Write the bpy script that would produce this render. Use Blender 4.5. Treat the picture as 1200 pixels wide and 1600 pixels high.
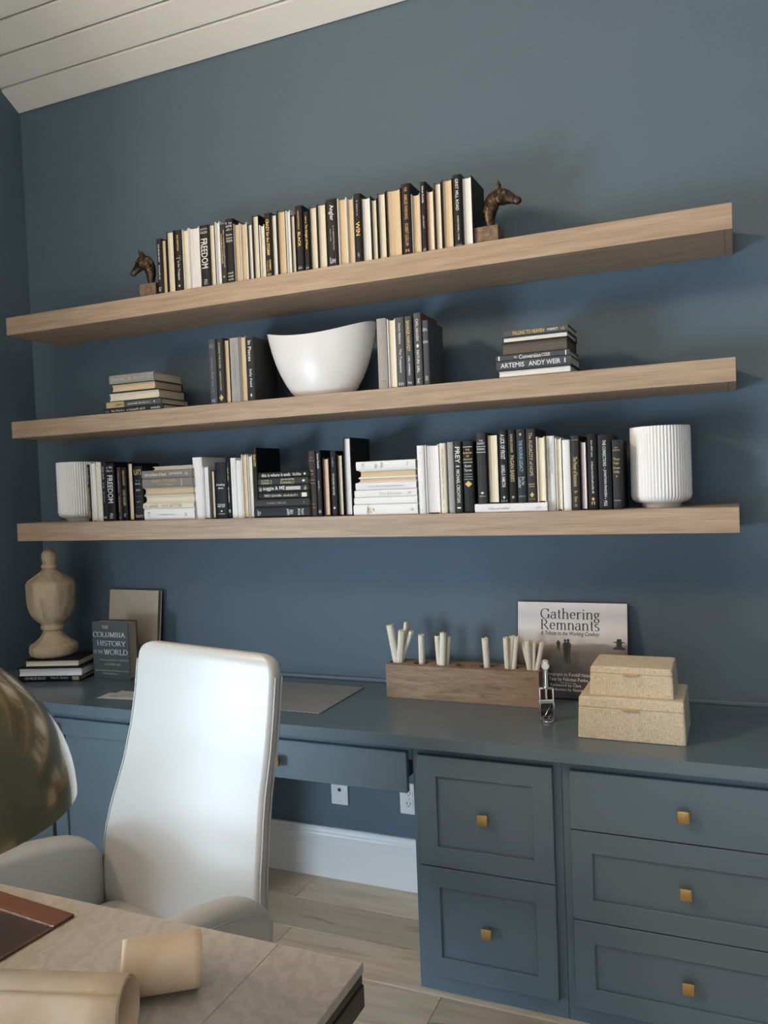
import bpy, bmesh, math, random
from mathutils import Vector, Matrix
random.seed(7)
for o in list(bpy.data.objects): bpy.data.objects.remove(o)
S = bpy.context.scene
COL = S.collection

# ------------------------------------------------------------------ camera
CAM = Vector((2.8136, -2.6991, 1.4786)); YAW, PITCH, ROLL, FPX = 0.4067, 0.0328, -0.039, 1268.27
FW = Vector((-math.sin(YAW)*math.cos(PITCH), math.cos(YAW)*math.cos(PITCH), -math.sin(PITCH)))
R0 = Vector((math.cos(YAW), math.sin(YAW), 0)); U0 = R0.cross(FW)
RT = math.cos(ROLL)*R0 + math.sin(ROLL)*U0
UP = -math.sin(ROLL)*R0 + math.cos(ROLL)*U0
cd = bpy.data.cameras.new('camera'); cam = bpy.data.objects.new('camera', cd); COL.objects.link(cam)
M = Matrix((RT, UP, -FW)).transposed().to_4x4(); M.translation = CAM; cam.matrix_world = M
cd.sensor_fit = 'VERTICAL'; cd.sensor_height = 36; cd.lens = 36*FPX/1600; cd.clip_start = .02; cd.clip_end = 200
S.camera = cam

# ------------------------------------------------------------------ light
S.view_settings.view_transform = 'Standard'; S.view_settings.look = 'None'
S.view_settings.gamma = 1; S.view_settings.use_curve_mapping = False
S.view_settings.exposure = 0.0
W = bpy.data.worlds.new('sky'); S.world = W; W.use_nodes = True
bg = W.node_tree.nodes['Background']; bg.inputs[0].default_value = (.62, .78, 1, 1); bg.inputs[1].default_value = 1.0
# the room and its windows
RX, RY = 4.7, -5.2                      # side wall opposite, wall behind the camera
HC, SL = 3.152, .643                    # ceiling height at the shelf wall, rake of the vault
W1 = (-3.75, -2.25, .45, 1.25)          # low window in the left wall, open sky: y0 y1 z0 z1
W3 = (-3.30, -2.25, 2.80, 3.35)         # high gable window in the left wall, sunlit side
W2 = (0.9, 3.7, .25, 2.5)               # unseen glazing added behind the camera for the fill lamp: x0 x1 z0 z1
def area(name, loc, rot, sx, sy, power, colr):
    l = bpy.data.lights.new(name, 'AREA'); l.shape = 'RECTANGLE'; l.size = sx; l.size_y = sy
    l.energy = power; l.color = colr
    o = bpy.data.objects.new(name, l); COL.objects.link(o); o.location = loc; o.rotation_euler = rot
    return o
def side(name, w, power, colr): area(name, (-.17, (w[0]+w[1])/2, (w[2]+w[3])/2), (0, -math.pi/2, 0), w[3]-w[2], w[1]-w[0], power, colr)
side('daylight_low', W1, 205, (.64, .84, 1))
side('daylight_high', W3, 208, (1, .75, .49))
area('fill_behind', ((W2[0]+W2[1])/2, RY-.17, (W2[2]+W2[3])/2), (math.pi/2, 0, 0), W2[1]-W2[0], W2[3]-W2[2], 24, (1, .93, .84))  # weak fill lamp added behind the camera to lift the foreground
sl = bpy.data.lights.new('sunlight', 'SUN'); sl.energy = 66; sl.color = (1, .95, .88); sl.angle = .01   # falls through the low window on the floor behind the desk
so = bpy.data.objects.new('sunlight', sl); COL.objects.link(so); so.rotation_euler = Vector((1, -1.15, -.95)).to_track_quat('-Z', 'Y').to_euler()

# ------------------------------------------------------------------ photo pixel -> place
def ray(x, y): return FW + RT*((x-600)/FPX) + UP*((800-y)/FPX)
def at(x, y, ax, v):
    r = ray(x, y); return CAM + r*((v-CAM[ax])/r[ax])
def proj(P):
    v = Vector(P)-CAM; z = v.dot(FW); return 600+FPX*v.dot(RT)/z, 800-FPX*v.dot(UP)/z
def solve(f, lo, hi):
    for _ in range(50):
        m = (lo+hi)/2
        if (f(m) > 0) == (f(hi) > 0): hi = m
        else: lo = m
    return (lo+hi)/2
def xat(px, y, z): return solve(lambda X: proj((X, y, z))[0]-px, -1, 4)
def zat(py, x, y): return solve(lambda Z: py-proj((x, y, Z))[1], 0, 3.2)

# ------------------------------------------------------------------ materials
def lin(c):
    return tuple(((v/255/12.92) if v/255 <= .04045 else ((v/255+.055)/1.055)**2.4) for v in c)
MATS = {}
def mat(name, rgb, rough=.5, metal=0, spec=.5, coat=0):
    if name in MATS: return MATS[name]
    m = bpy.data.materials.new(name); m.use_nodes = True; b = m.node_tree.nodes['Principled BSDF']
    b.inputs['Base Color'].default_value = (*rgb, 1); b.inputs['Roughness'].default_value = rough
    b.inputs['Metallic'].default_value = metal; b.inputs['Specular IOR Level'].default_value = spec
    b.inputs['Coat Weight'].default_value = coat
    MATS[name] = m; return m
def N(m, t, **kw):
    n = m.node_tree.nodes.new(t)
    for k, v in kw.items():
        if k in n.inputs: n.inputs[k].default_value = v
        else: setattr(n, k, v)
    return n
def L(m, a, b): m.node_tree.links.new(a, b)
def bsdf(m): return m.node_tree.nodes['Principled BSDF']
def coords(m, scale=(1, 1, 1), kind='Object', rot=(0, 0, 0)):
    c = N(m, 'ShaderNodeTexCoord'); p = N(m, 'ShaderNodeMapping'); p.inputs['Scale'].default_value = scale
    p.inputs['Rotation'].default_value = rot
    L(m, c.outputs[kind], p.inputs[0]); return p.outputs[0]
def noise(m, vec, scale=5, detail=4, rough=.55, dist=0):
    n = N(m, 'ShaderNodeTexNoise'); n.inputs['Scale'].default_value = scale; n.inputs['Detail'].default_value = detail
    n.inputs['Roughness'].default_value = rough; n.inputs['Distortion'].default_value = dist
    L(m, vec, n.inputs['Vector']); return n.outputs['Fac']
def ramp(m, fac, stops):
    r = N(m, 'ShaderNodeValToRGB'); e = r.color_ramp.elements
    while len(e) < len(stops): e.new(.5)
    for q, (p, c) in zip(e, stops): q.position = p; q.color = (*c, 1)
    L(m, fac, r.inputs[0]); return r.outputs[0]
def mix(m, fac, a, b, mode='MIX'):
    x = N(m, 'ShaderNodeMix', data_type='RGBA', blend_type=mode)
    for s, v in ((x.inputs[0], fac), (x.inputs[6], a), (x.inputs[7], b)):
        if hasattr(v, 'is_linked'): L(m, v, s)
        elif isinstance(v, (int, float)): s.default_value = v
        else: s.default_value = (*v, 1)
    return x.outputs[2]
def bump(m, fac, strength=.2, dist=.002):
    b = N(m, 'ShaderNodeBump'); b.inputs['Strength'].default_value = strength; b.inputs['Distance'].default_value = dist
    L(m, fac, b.inputs['Height']); L(m, b.outputs[0], bsdf(m).inputs['Normal']); return b
def base(m, c): L(m, c, bsdf(m).inputs['Base Color'])

PAINT = (.110, .158, .202)
mw = mat('wall_paint', PAINT, .6, spec=.2)
v = coords(mw, kind='Object'); base(mw, mix(mw, noise(mw, v, 1.5, 3), tuple(c*.95 for c in PAINT), tuple(c*1.05 for c in PAINT)))
bump(mw, noise(mw, v, 38, 3), .25, .004)
mc = mat('cabinet_paint', PAINT, .36, spec=.45); v = coords(mc)
bump(mc, noise(mc, v, 60, 2), .06, .002)
mt = mat('worktop_paint', (.105, .150, .188), .24, spec=.5); v = coords(mt)
bump(mt, noise(mt, v, 9, 2), .05, .004)
mceil = mat('ceiling_white', (.90, .885, .84), .6)
mroom = mw
mwhite = mat('trim_white', (.84, .84, .85), .35)
# shelf oak
def oak(name, c0, c1, c2, rough, sc=1):
    m = mat(name, c1, rough); v = coords(m, (1.2*sc, 22*sc, 22*sc))
    n1 = noise(m, v, 3.2, 6, .6, .4); v2 = coords(m, (2*sc, 130*sc, 130*sc)); n2 = noise(m, v2, 4, 3, .6)
    a = ramp(m, n1, [(.3, c0), (.52, c1), (.72, c2)]); c = mix(m, .35, a, ramp(m, n2, [(.35, c0), (.65, c2)]))
    base(m, c); bump(m, n2, .15, .001); return m
mshelf = oak('shelf_oak', (.27, .185, .125), (.41, .295, .205), (.52, .385, .275), .5)
# floor oak, a tint of its own for each plank
mfl = mat('floor_oak', (.45, .34, .24), .42)
oi = N(mfl, 'ShaderNodeObjectInfo'); tc = N(mfl, 'ShaderNodeTexCoord'); mp = N(mfl, 'ShaderNodeMapping')
cmb = N(mfl, 'ShaderNodeCombineXYZ'); mul = N(mfl, 'ShaderNodeMath', operation='MULTIPLY'); mul.inputs[1].default_value = 37
L(mfl, oi.outputs['Random'], mul.inputs[0]); L(mfl, mul.outputs[0], cmb.inputs[0]); L(mfl, mul.outputs[0], cmb.inputs[1])
L(mfl, tc.outputs['Object'], mp.inputs[0]); L(mfl, cmb.outputs[0], mp.inputs['Location']); mp.inputs['Scale'].default_value = (1.3, 14, 1)
n1 = noise(mfl, mp.outputs[0], 2.2, 6, .62, .9)
mp2 = N(mfl, 'ShaderNodeMapping'); L(mfl, tc.outputs['Object'], mp2.inputs[0]); L(mfl, cmb.outputs[0], mp2.inputs['Location']); mp2.inputs['Scale'].default_value = (3, 9, 1)
kn = noise(mfl, mp2.outputs[0], 1.4, 3, .5, .6)
c = ramp(mfl, n1, [(.25, (.50, .39, .28)), (.5, (.68, .56, .42)), (.75, (.78, .66, .52))])
c = mix(mfl, ramp(mfl, kn, [(.66, (0, 0, 0)), (.78, (1, 1, 1))]), c, (.24, .17, .12))
hs = N(mfl, 'ShaderNodeHueSaturation'); L(mfl, c, hs.inputs['Color'])
mr = N(mfl, 'ShaderNodeMapRange'); L(mfl, oi.outputs['Random'], mr.inputs[0]); mr.inputs[3].default_value = .8; mr.inputs[4].default_value = 1.12
L(mfl, mr.outputs[0], hs.inputs['Value']); base(mfl, hs.outputs[0]); bump(mfl, n1, .08, .001)
# foreground desk: bleached, ring-figured wood
mdesk = mat('desk_wood', (.38, .33, .28), .42); v = coords(mdesk, (1, 1, 1))
wv = N(mdesk, 'ShaderNodeTexWave', wave_type='RINGS', rings_direction='Z'); wv.inputs['Scale'].default_value = 9; wv.inputs['Distortion'].default_value = 12; wv.inputs['Detail'].default_value = 5; wv.inputs['Detail Scale'].default_value = 2.5; wv.inputs['Detail Roughness'].default_value = .65
L(mdesk, v, wv.inputs['Vector']); nf = noise(mdesk, v, 420, 3, .7); n3 = noise(mdesk, v, 6, 4, .6)
c = ramp(mdesk, wv.outputs['Fac'], [(0, (.335, .297, .262)), (.5, (.40, .358, .318)), (1, (.455, .413, .372))])
c = mix(mdesk, .30, c, ramp(mdesk, nf, [(.3, (.22, .19, .165)), (.7, (.60, .55, .50))])); c = mix(mdesk, .30, c, ramp(mdesk, n3, [(.3, (.30, .255, .215)), (.7, (.46, .42, .38))])); base(mdesk, c); bump(mdesk, nf, .05, .0006)
mdeskedge = mat('desk_edge_dark', (.022, .018, .016), .45)
# old wood of the mould block
mold = mat('weathered_wood', (.2, .12, .07), .65); v = coords(mold, (3.5, 11, 22)); n1 = noise(mold, v, 3, 9, .74, .6)
base(mold, ramp(mold, n1, [(.3, (.10, .065, .042)), (.44, (.25, .165, .105)), (.6, (.34, .235, .155)), (.8, (.44, .32, .22))])); bump(mold, n1, .35, .003)
murn = mat('bleached_wood', (.4, .3, .2), .7); v = coords(murn, (9, 9, 2.5)); n1 = noise(murn, v, 3, 7, .65, .8)
base(murn, ramp(murn, n1, [(.3, (.27, .19, .12)), (.5, (.46, .36, .25)), (.75, (.58, .47, .34))])); bump(murn, n1, .3, .003)
mbronze = mat('bronze', (.075, .052, .036), .38, .85); v = coords(mbronze); n1 = noise(mbronze, v, 90, 4, .7)
base(mbronze, ramp(mbronze, n1, [(.35, (.02, .013, .01)), (.6, (.10, .068, .045)), (.75, (.30, .21, .14))])); bump(mbronze, n1, .5, .002)
mbblock = mat('bookend_block', (.16, .105, .07), .55, .2); v = coords(mbblock); n1 = noise(mbblock, v, 60, 5, .7)
base(mbblock, ramp(mbblock, n1, [(.3, (.09, .058, .038)), (.7, (.26, .18, .12))]))
mbrass = mat('aged_brass', (.50, .33, .13), .36, .9)
mchrome = mat('chrome', (.86, .86, .88), .2, 1)
mblackp = mat('black_plastic', (.012, .012, .014), .4)
mcer = mat('white_ceramic', (.86, .86, .86), .42)
mbowl = mat('bowl_ceramic', (.82, .81, .81), .33)
mleather = mat('white_leather', (.44, .436, .425), .38); v = coords(mleather); bump(mleather, noise(mleather, v, 260, 3), .05, .001)
mlampm = mat('lamp_bronze', (.27, .22, .115), .20, .80, coat=.5)
mlampin = mat('lamp_inside', (.75, .73, .68), .4)
mpaper = mat('kraft_paper', (.64, .41, .21), .6); v = coords(mpaper); n1 = noise(mpaper, v, 25, 5); base(mpaper, ramp(mpaper, n1, [(.3, (.80, .56, .36)), (.7, (.88, .66, .46))]))
mpaperin = mat('kraft_inside', (.60, .46, .31), .7)
mink = mat('printed_paper', (.7, .66, .55), .75); v = coords(mink)
br = N(mink, 'ShaderNodeTexWave', bands_direction='Z'); br.inputs['Scale'].default_value = 55; br.inputs['Distortion'].default_value = 1.2
L(mink, v, br.inputs['Vector']); base(mink, mix(mink, ramp(mink, br.outputs['Fac'], [(.0, (0, 0, 0)), (1, (1, 1, 1))]), (.68, .63, .51), (.84, .81, .73)))
mlb = mat('leather_brown', (.15, .060, .032), .35); v = coords(mlb)
vo = N(mlb, 'ShaderNodeTexVoronoi'); vo.inputs['Scale'].default_value = 330; L(mlb, v, vo.inputs['Vector']); bump(mlb, vo.outputs['Distance'], .5, .002)
mld = mat('leather_dark', (.050, .033, .032), .42); v = coords(mld); bump(mld, noise(mld, v, 40, 4), .1, .001)
mstitch = mat('stitching', (.30, .17, .10), .7)
# raffia
mraf = mat('raffia', (.6, .48, .33), .7); v = coords(mraf, kind='UV')
ck = N(mraf, 'ShaderNodeTexBrick'); ck.inputs['Scale'].default_value = 1; ck.inputs['Brick Width'].default_value = .010; ck.inputs['Row Height'].default_value = .0034
ck.inputs['Mortar Size'].default_value = .0005; ck.inputs['Color1'].default_value = (.86, .79, .66, 1); ck.inputs['Color2'].default_value = (.76, .67, .54, 1); ck.inputs['Mortar'].default_value = (.42, .32, .21, 1)
ck.inputs['Mortar Smooth'].default_value = .4
sw = N(mraf, 'ShaderNodeMapping'); sw.inputs['Rotation'].default_value = (0, 0, math.pi/2); L(mraf, v, sw.inputs[0]); L(mraf, sw.outputs[0], ck.inputs['Vector'])
n1 = noise(mraf, coords(mraf, (160, 25, 1), 'UV'), 3, 4, .7)
n2 = noise(mraf, coords(mraf, (22, 160, 1), 'UV'), 2.5, 3, .7)
c = mix(mraf, .75, ck.outputs['Color'], ramp(mraf, n1, [(.3, (.55, .46, .36)), (.5, (.92, .90, .86)), (.75, (1, 1, 1))]), 'MULTIPLY')
c = mix(mraf, .6, c, ramp(mraf, n2, [(.28, (.62, .53, .42)), (.5, (1, 1, 1))]), 'MULTIPLY')
hsv = N(mraf, 'ShaderNodeHueSaturation'); hsv.inputs['Value'].default_value = 1.15; L(mraf, c, hsv.inputs['Color']); base(mraf, hsv.outputs[0]); bump(mraf, ck.outputs['Fac'], .5, -.002)
mivory = mat('pale_wood_pull', (.55, .40, .18), .45)
mmat = mat('grey_mat', (.24, .23, .225), .75); v = coords(mmat, (1, 1, 1), rot=(0, 0, .5))
cb = N(mmat, 'ShaderNodeTexBrick'); cb.inputs['Scale'].default_value = 1; cb.inputs['Brick Width'].default_value = .03; cb.inputs['Row Height'].default_value = .007; cb.inputs['Mortar Size'].default_value = .0011
cb.inputs['Color1'].default_value = (.27, .29, .315, 1); cb.inputs['Color2'].default_value = (.30, .32, .345, 1); cb.inputs['Mortar'].default_value = (.14, .15, .165, 1)
L(mmat, v, cb.inputs['Vector']); base(mmat, cb.outputs['Color'])
mglass = mat('window_glass', (1, 1, 1), .02)
tr = N(mglass, 'ShaderNodeBsdfTransparent'); gl = N(mglass, 'ShaderNodeBsdfGlossy'); gl.inputs['Roughness'].default_value = .02
mx = N(mglass, 'ShaderNodeMixShader'); mx.inputs[0].default_value = .05; L(mglass, tr.outputs[0], mx.inputs[1]); L(mglass, gl.outputs[0], mx.inputs[2])
L(mglass, mx.outputs[0], mglass.node_tree.nodes['Material Output'].inputs[0])

# pages: fine lines across the thickness (book-local x)
def pages(name, c):
    m = mat('pages_'+name, c, .8); v = coords(m, (700, 3, 3)); n = noise(m, v, 1.0, 2, .6)
    base(m, ramp(m, n, [(.3, tuple(q*.80 for q in c)), (.7, tuple(min(1, q*1.08) for q in c))])); bump(m, n, .2, .001); return m
PG = {'white': pages('white', (.84, .81, .76)), 'cream': pages('cream', (.80, .72, .56)), 'tan': pages('tan', (.70, .54, .34)),
      'lilac': pages('lilac', (.80, .79, .82)), 'pink': pages('pink', (.74, .60, .46)), 'taupe': pages('taupe', (.13, .105, .085))}
def cloth(name, c, rough=.55):
    m = mat('cover_'+name, c, rough, spec=.3); bump(m, noise(m, coords(m), 500, 2), .12, .0006); return m
CV = {'black': cloth('black', (.007, .007, .008)), 'ink': cloth('ink', (.009, .011, .016)), 'dark': cloth('dark', (.026, .027, .029)),
      'grey': cloth('grey', (.085, .090, .098)), 'slate': cloth('slate', (.062, .072, .088)), 'light': cloth('light', (.36, .355, .35)), 'taupe': cloth('taupe', (.23, .21, .195)),
      'brown': cloth('brown', (.045, .033, .028)), 'white': cloth('white', (.84, .84, .84)), 'cream': cloth('cream', (.78, .73, .62)),
      'lilac': cloth('lilac', (.80, .79, .83)), 'red': cloth('red', (.08, .018, .012)), 'rust': cloth('rust', (.22, .06, .025)), 'pattern': cloth('pattern', (.30, .30, .275)),
      'history': cloth('history', (.075, .088, .10), .35), 'tan': cloth('tan', (.40, .30, .18))}
INK = {'white': mat('ink_white', (.75, .75, .73), .6), 'gold': mat('ink_gold', (.62, .44, .16), .45, .3), 'grey': mat('ink_grey', (.30, .30, .30), .6),
       'dark': mat('ink_dark', (.03, .035, .035), .6), 'blue': mat('ink_blue', (.20, .42, .58), .6), 'orange': mat('ink_orange', (.55, .30, .13), .6),
       'green': mat('ink_green', (.50, .52, .28), .6), 'faint': mat('ink_faint', (.52, .52, .52), .6), 'paleblue': mat('ink_pale_blue', (.42, .50, .58), .6), 'cream': mat('ink_cream', (.68, .62, .50), .6), 'ochre': mat('ink_ochre', (.48, .38, .20), .6)}

# ------------------------------------------------------------------ mesh helpers
def mesh_obj(name, me, m=None, parent=None):
    o = bpy.data.objects.new(name, me); COL.objects.link(o)
    if m: me.materials.append(m)
    if parent: o.parent = parent
    return o
def pyd(name, vs, fs, m=None, parent=None, smooth=False, angle=None):
    me = bpy.data.meshes.new(name); me.from_pydata([tuple(q) for q in vs], [], fs); me.update()
    bm = bmesh.new(); bm.from_mesh(me); bmesh.ops.recalc_face_normals(bm, faces=bm.faces); bm.to_mesh(me); bm.free()
    if smooth:
        for p in me.polygons: p.use_smooth = True
        if angle:
            bm = bmesh.new(); bm.from_mesh(me)
            for e in bm.edges:
                if len(e.link_faces) == 2 and e.calc_face_angle() > angle: e.smooth = False
            bm.to_mesh(me); bm.free()
    return mesh_obj(name, me, m, parent)
class MB:
    def __init__(s): s.v = []; s.f = []
    def add(s, vs, fs):
        k = len(s.v); s.v += [tuple(q) for q in vs]; s.f += [[i+k for i in f] for f in fs]; return s
    def box(s, x0, x1, y0, y1, z0, z1):
        return s.add([(x, y, z) for x in (x0, x1) for y in (y0, y1) for z in (z0, z1)],
                     [(0, 1, 3, 2), (4, 6, 7, 5), (0, 4, 5, 1), (2, 3, 7, 6), (0, 2, 6, 4), (1, 5, 7, 3)])
    def bbox(s, x0, x1, y0, y1, z0, z1, b=.003, seg=2):
        bm = bmesh.new(); bmesh.ops.create_cube(bm, size=1)
        for q in bm.verts: q.co = ((x0+x1)/2+q.co.x*(x1-x0), (y0+y1)/2+q.co.y*(y1-y0), (z0+z1)/2+q.co.z*(z1-z0))
        bmesh.ops.bevel(bm, geom=list(bm.edges), offset=b, segments=seg, affect='EDGES', profile=.5)
        bm.verts.index_update(); s.add([q.co.copy() for q in bm.verts], [[q.index for q in f.verts] for f in bm.faces]); bm.free(); return s
    def loft(s, rings, cap=True, closed=True):
        n = len(rings[0]); vs = [p for r in rings for p in r]; fs = []
        for i in range(len(rings)-1):
            for j in range(n if closed else n-1):
                k = (j+1) % n; fs.append((i*n+j, i*n+k, (i+1)*n+k, (i+1)*n+j))
        if cap: fs += [tuple(range(n))[::-1], tuple(range((len(rings)-1)*n, len(rings)*n))]
        return s.add(vs, fs)
    def tube(s, pts, r, n=8, cap=True):
        pts = [Vector(p) for p in pts]; rings = []
        for i, p in enumerate(pts):
            t = (pts[min(i+1, len(pts)-1)]-pts[max(i-1, 0)]).normalized()
            a = t.cross(Vector((0, 0, 1)) if abs(t.z) < .9 else Vector((1, 0, 0))).normalized(); b = t.cross(a)
            rr = r[i] if isinstance(r, (list, tuple)) else r
            rings.append([p+a*rr*math.cos(2*math.pi*k/n)+b*rr*math.sin(2*math.pi*k/n) for k in range(n)])
        return s.loft(rings, cap)
    def lathe(s, prof, n=32, c=(0, 0, 0), cap=False):
        rings = [[(c[0]+r*math.cos(2*math.pi*k/n), c[1]+r*math.sin(2*math.pi*k/n), c[2]+z) for k in range(n)] for r, z in prof]
        return s.loft(rings, cap)
    def prism(s, poly, z0, z1):          # poly in xy, extruded in z
        n = len(poly)
        return s.add([(x, y, z0) for x, y in poly]+[(x, y, z1) for x, y in poly],
                     [tuple(range(n))[::-1], tuple(range(n, 2*n))]+[(i, (i+1) % n, n+(i+1) % n, n+i) for i in range(n)])
    def xprism(s, poly, x0, x1):         # poly in yz, extruded in x
        n = len(poly)
        return s.add([(x0, y, z) for y, z in poly]+[(x1, y, z) for y, z in poly],
                     [tuple(range(n)), tuple(range(n, 2*n))[::-1]]+[(i, n+i, n+(i+1) % n, (i+1) % n) for i in range(n)])
    def xf(s, M): s.v = [tuple(M @ Vector(q)) for q in s.v]; return s
    def build(s, name, m=None, parent=None, smooth=False, angle=None): return pyd(name, s.v, s.f, m, parent, smooth, angle)
def thing(name, loc, label, cat, group=None, rotz=0, rot=None):
    o = bpy.data.objects.new(name, None); COL.objects.link(o); o.location = loc; o.rotation_euler = rot or (0, 0, rotz)
    o.empty_display_size = .05; return tag(o, label, cat, group)
def tag(o, label, cat, group=None):
    o['label'] = label; o['category'] = cat
    if group: o['group'] = group
    return o
def struct(o, label=None, cat=None):
    o['kind'] = 'structure'
    if label: o['label'] = label; o['category'] = cat
    return o
def evalmesh(o, name):
    dg = bpy.context.evaluated_depsgraph_get(); dg.update()
    me = bpy.data.meshes.new_from_object(o.evaluated_get(dg)); me.name = name
    return me
def remeshed(mb, name, m, parent, voxel, smooth=4):
    o = mb.build(name, m, parent); d = o.modifiers.new('r', 'REMESH'); d.mode = 'VOXEL'; d.voxel_size = voxel
    if smooth: k = o.modifiers.new('s', 'SMOOTH'); k.iterations = smooth; k.factor = .5
    me = evalmesh(o, name); o.modifiers.clear(); o.data = me
    for p in me.polygons: p.use_smooth = True
    return o

# lettering: built-in sans face turned to a flat mesh and fitted to a box (x right, y up), centred
_cache = {}
def letters(txt, bold=0, shear=0, space=1):
    k = (txt, bold, shear, space)
    if k not in _cache:
        cu = bpy.data.curves.new('t', 'FONT'); cu.body = txt; cu.resolution_u = 2; cu.offset = bold; cu.shear = shear; cu.space_character = space
        cu.align_x = 'CENTER'; cu.space_line = .95
        o = bpy.data.objects.new('t', cu); COL.objects.link(o); me = evalmesh(o, 't')
        vs = [(q.co.x, q.co.y) for q in me.vertices]; fs = [tuple(p.vertices) for p in me.polygons]
        bpy.data.objects.remove(o); bpy.data.curves.remove(cu); bpy.data.meshes.remove(me)
        if not vs: vs, fs = [(0, 0), (1, 0), (1, 1)], [(0, 1, 2)]
        _cache[k] = (vs, fs)
    return _cache[k]
def dashes(n, seed):
    r = random.Random(seed); vs = []; fs = []; x = 0
    for i in range(n):
        if r.random() < .16: x += .35; continue
        w = r.uniform(.25, .5); h = r.choice((.62, .62, .9)); b = len(vs); t = .13
        for (a0, a1, b0, b1) in ((x, x+t, 0, h), (x+w, x+w+t, 0, .62 if r.random() < .6 else h), (x, x+w+t, r.choice((0, .27, .5)), None)):
            if b1 is None: b1 = b0+t
            k = len(vs); vs += [(a0, b0), (a1, b0), (a1, b1), (a0, b1)]; fs.append((k, k+1, k+2, k+3))
        x += w+t+.16
    return vs, fs
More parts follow.
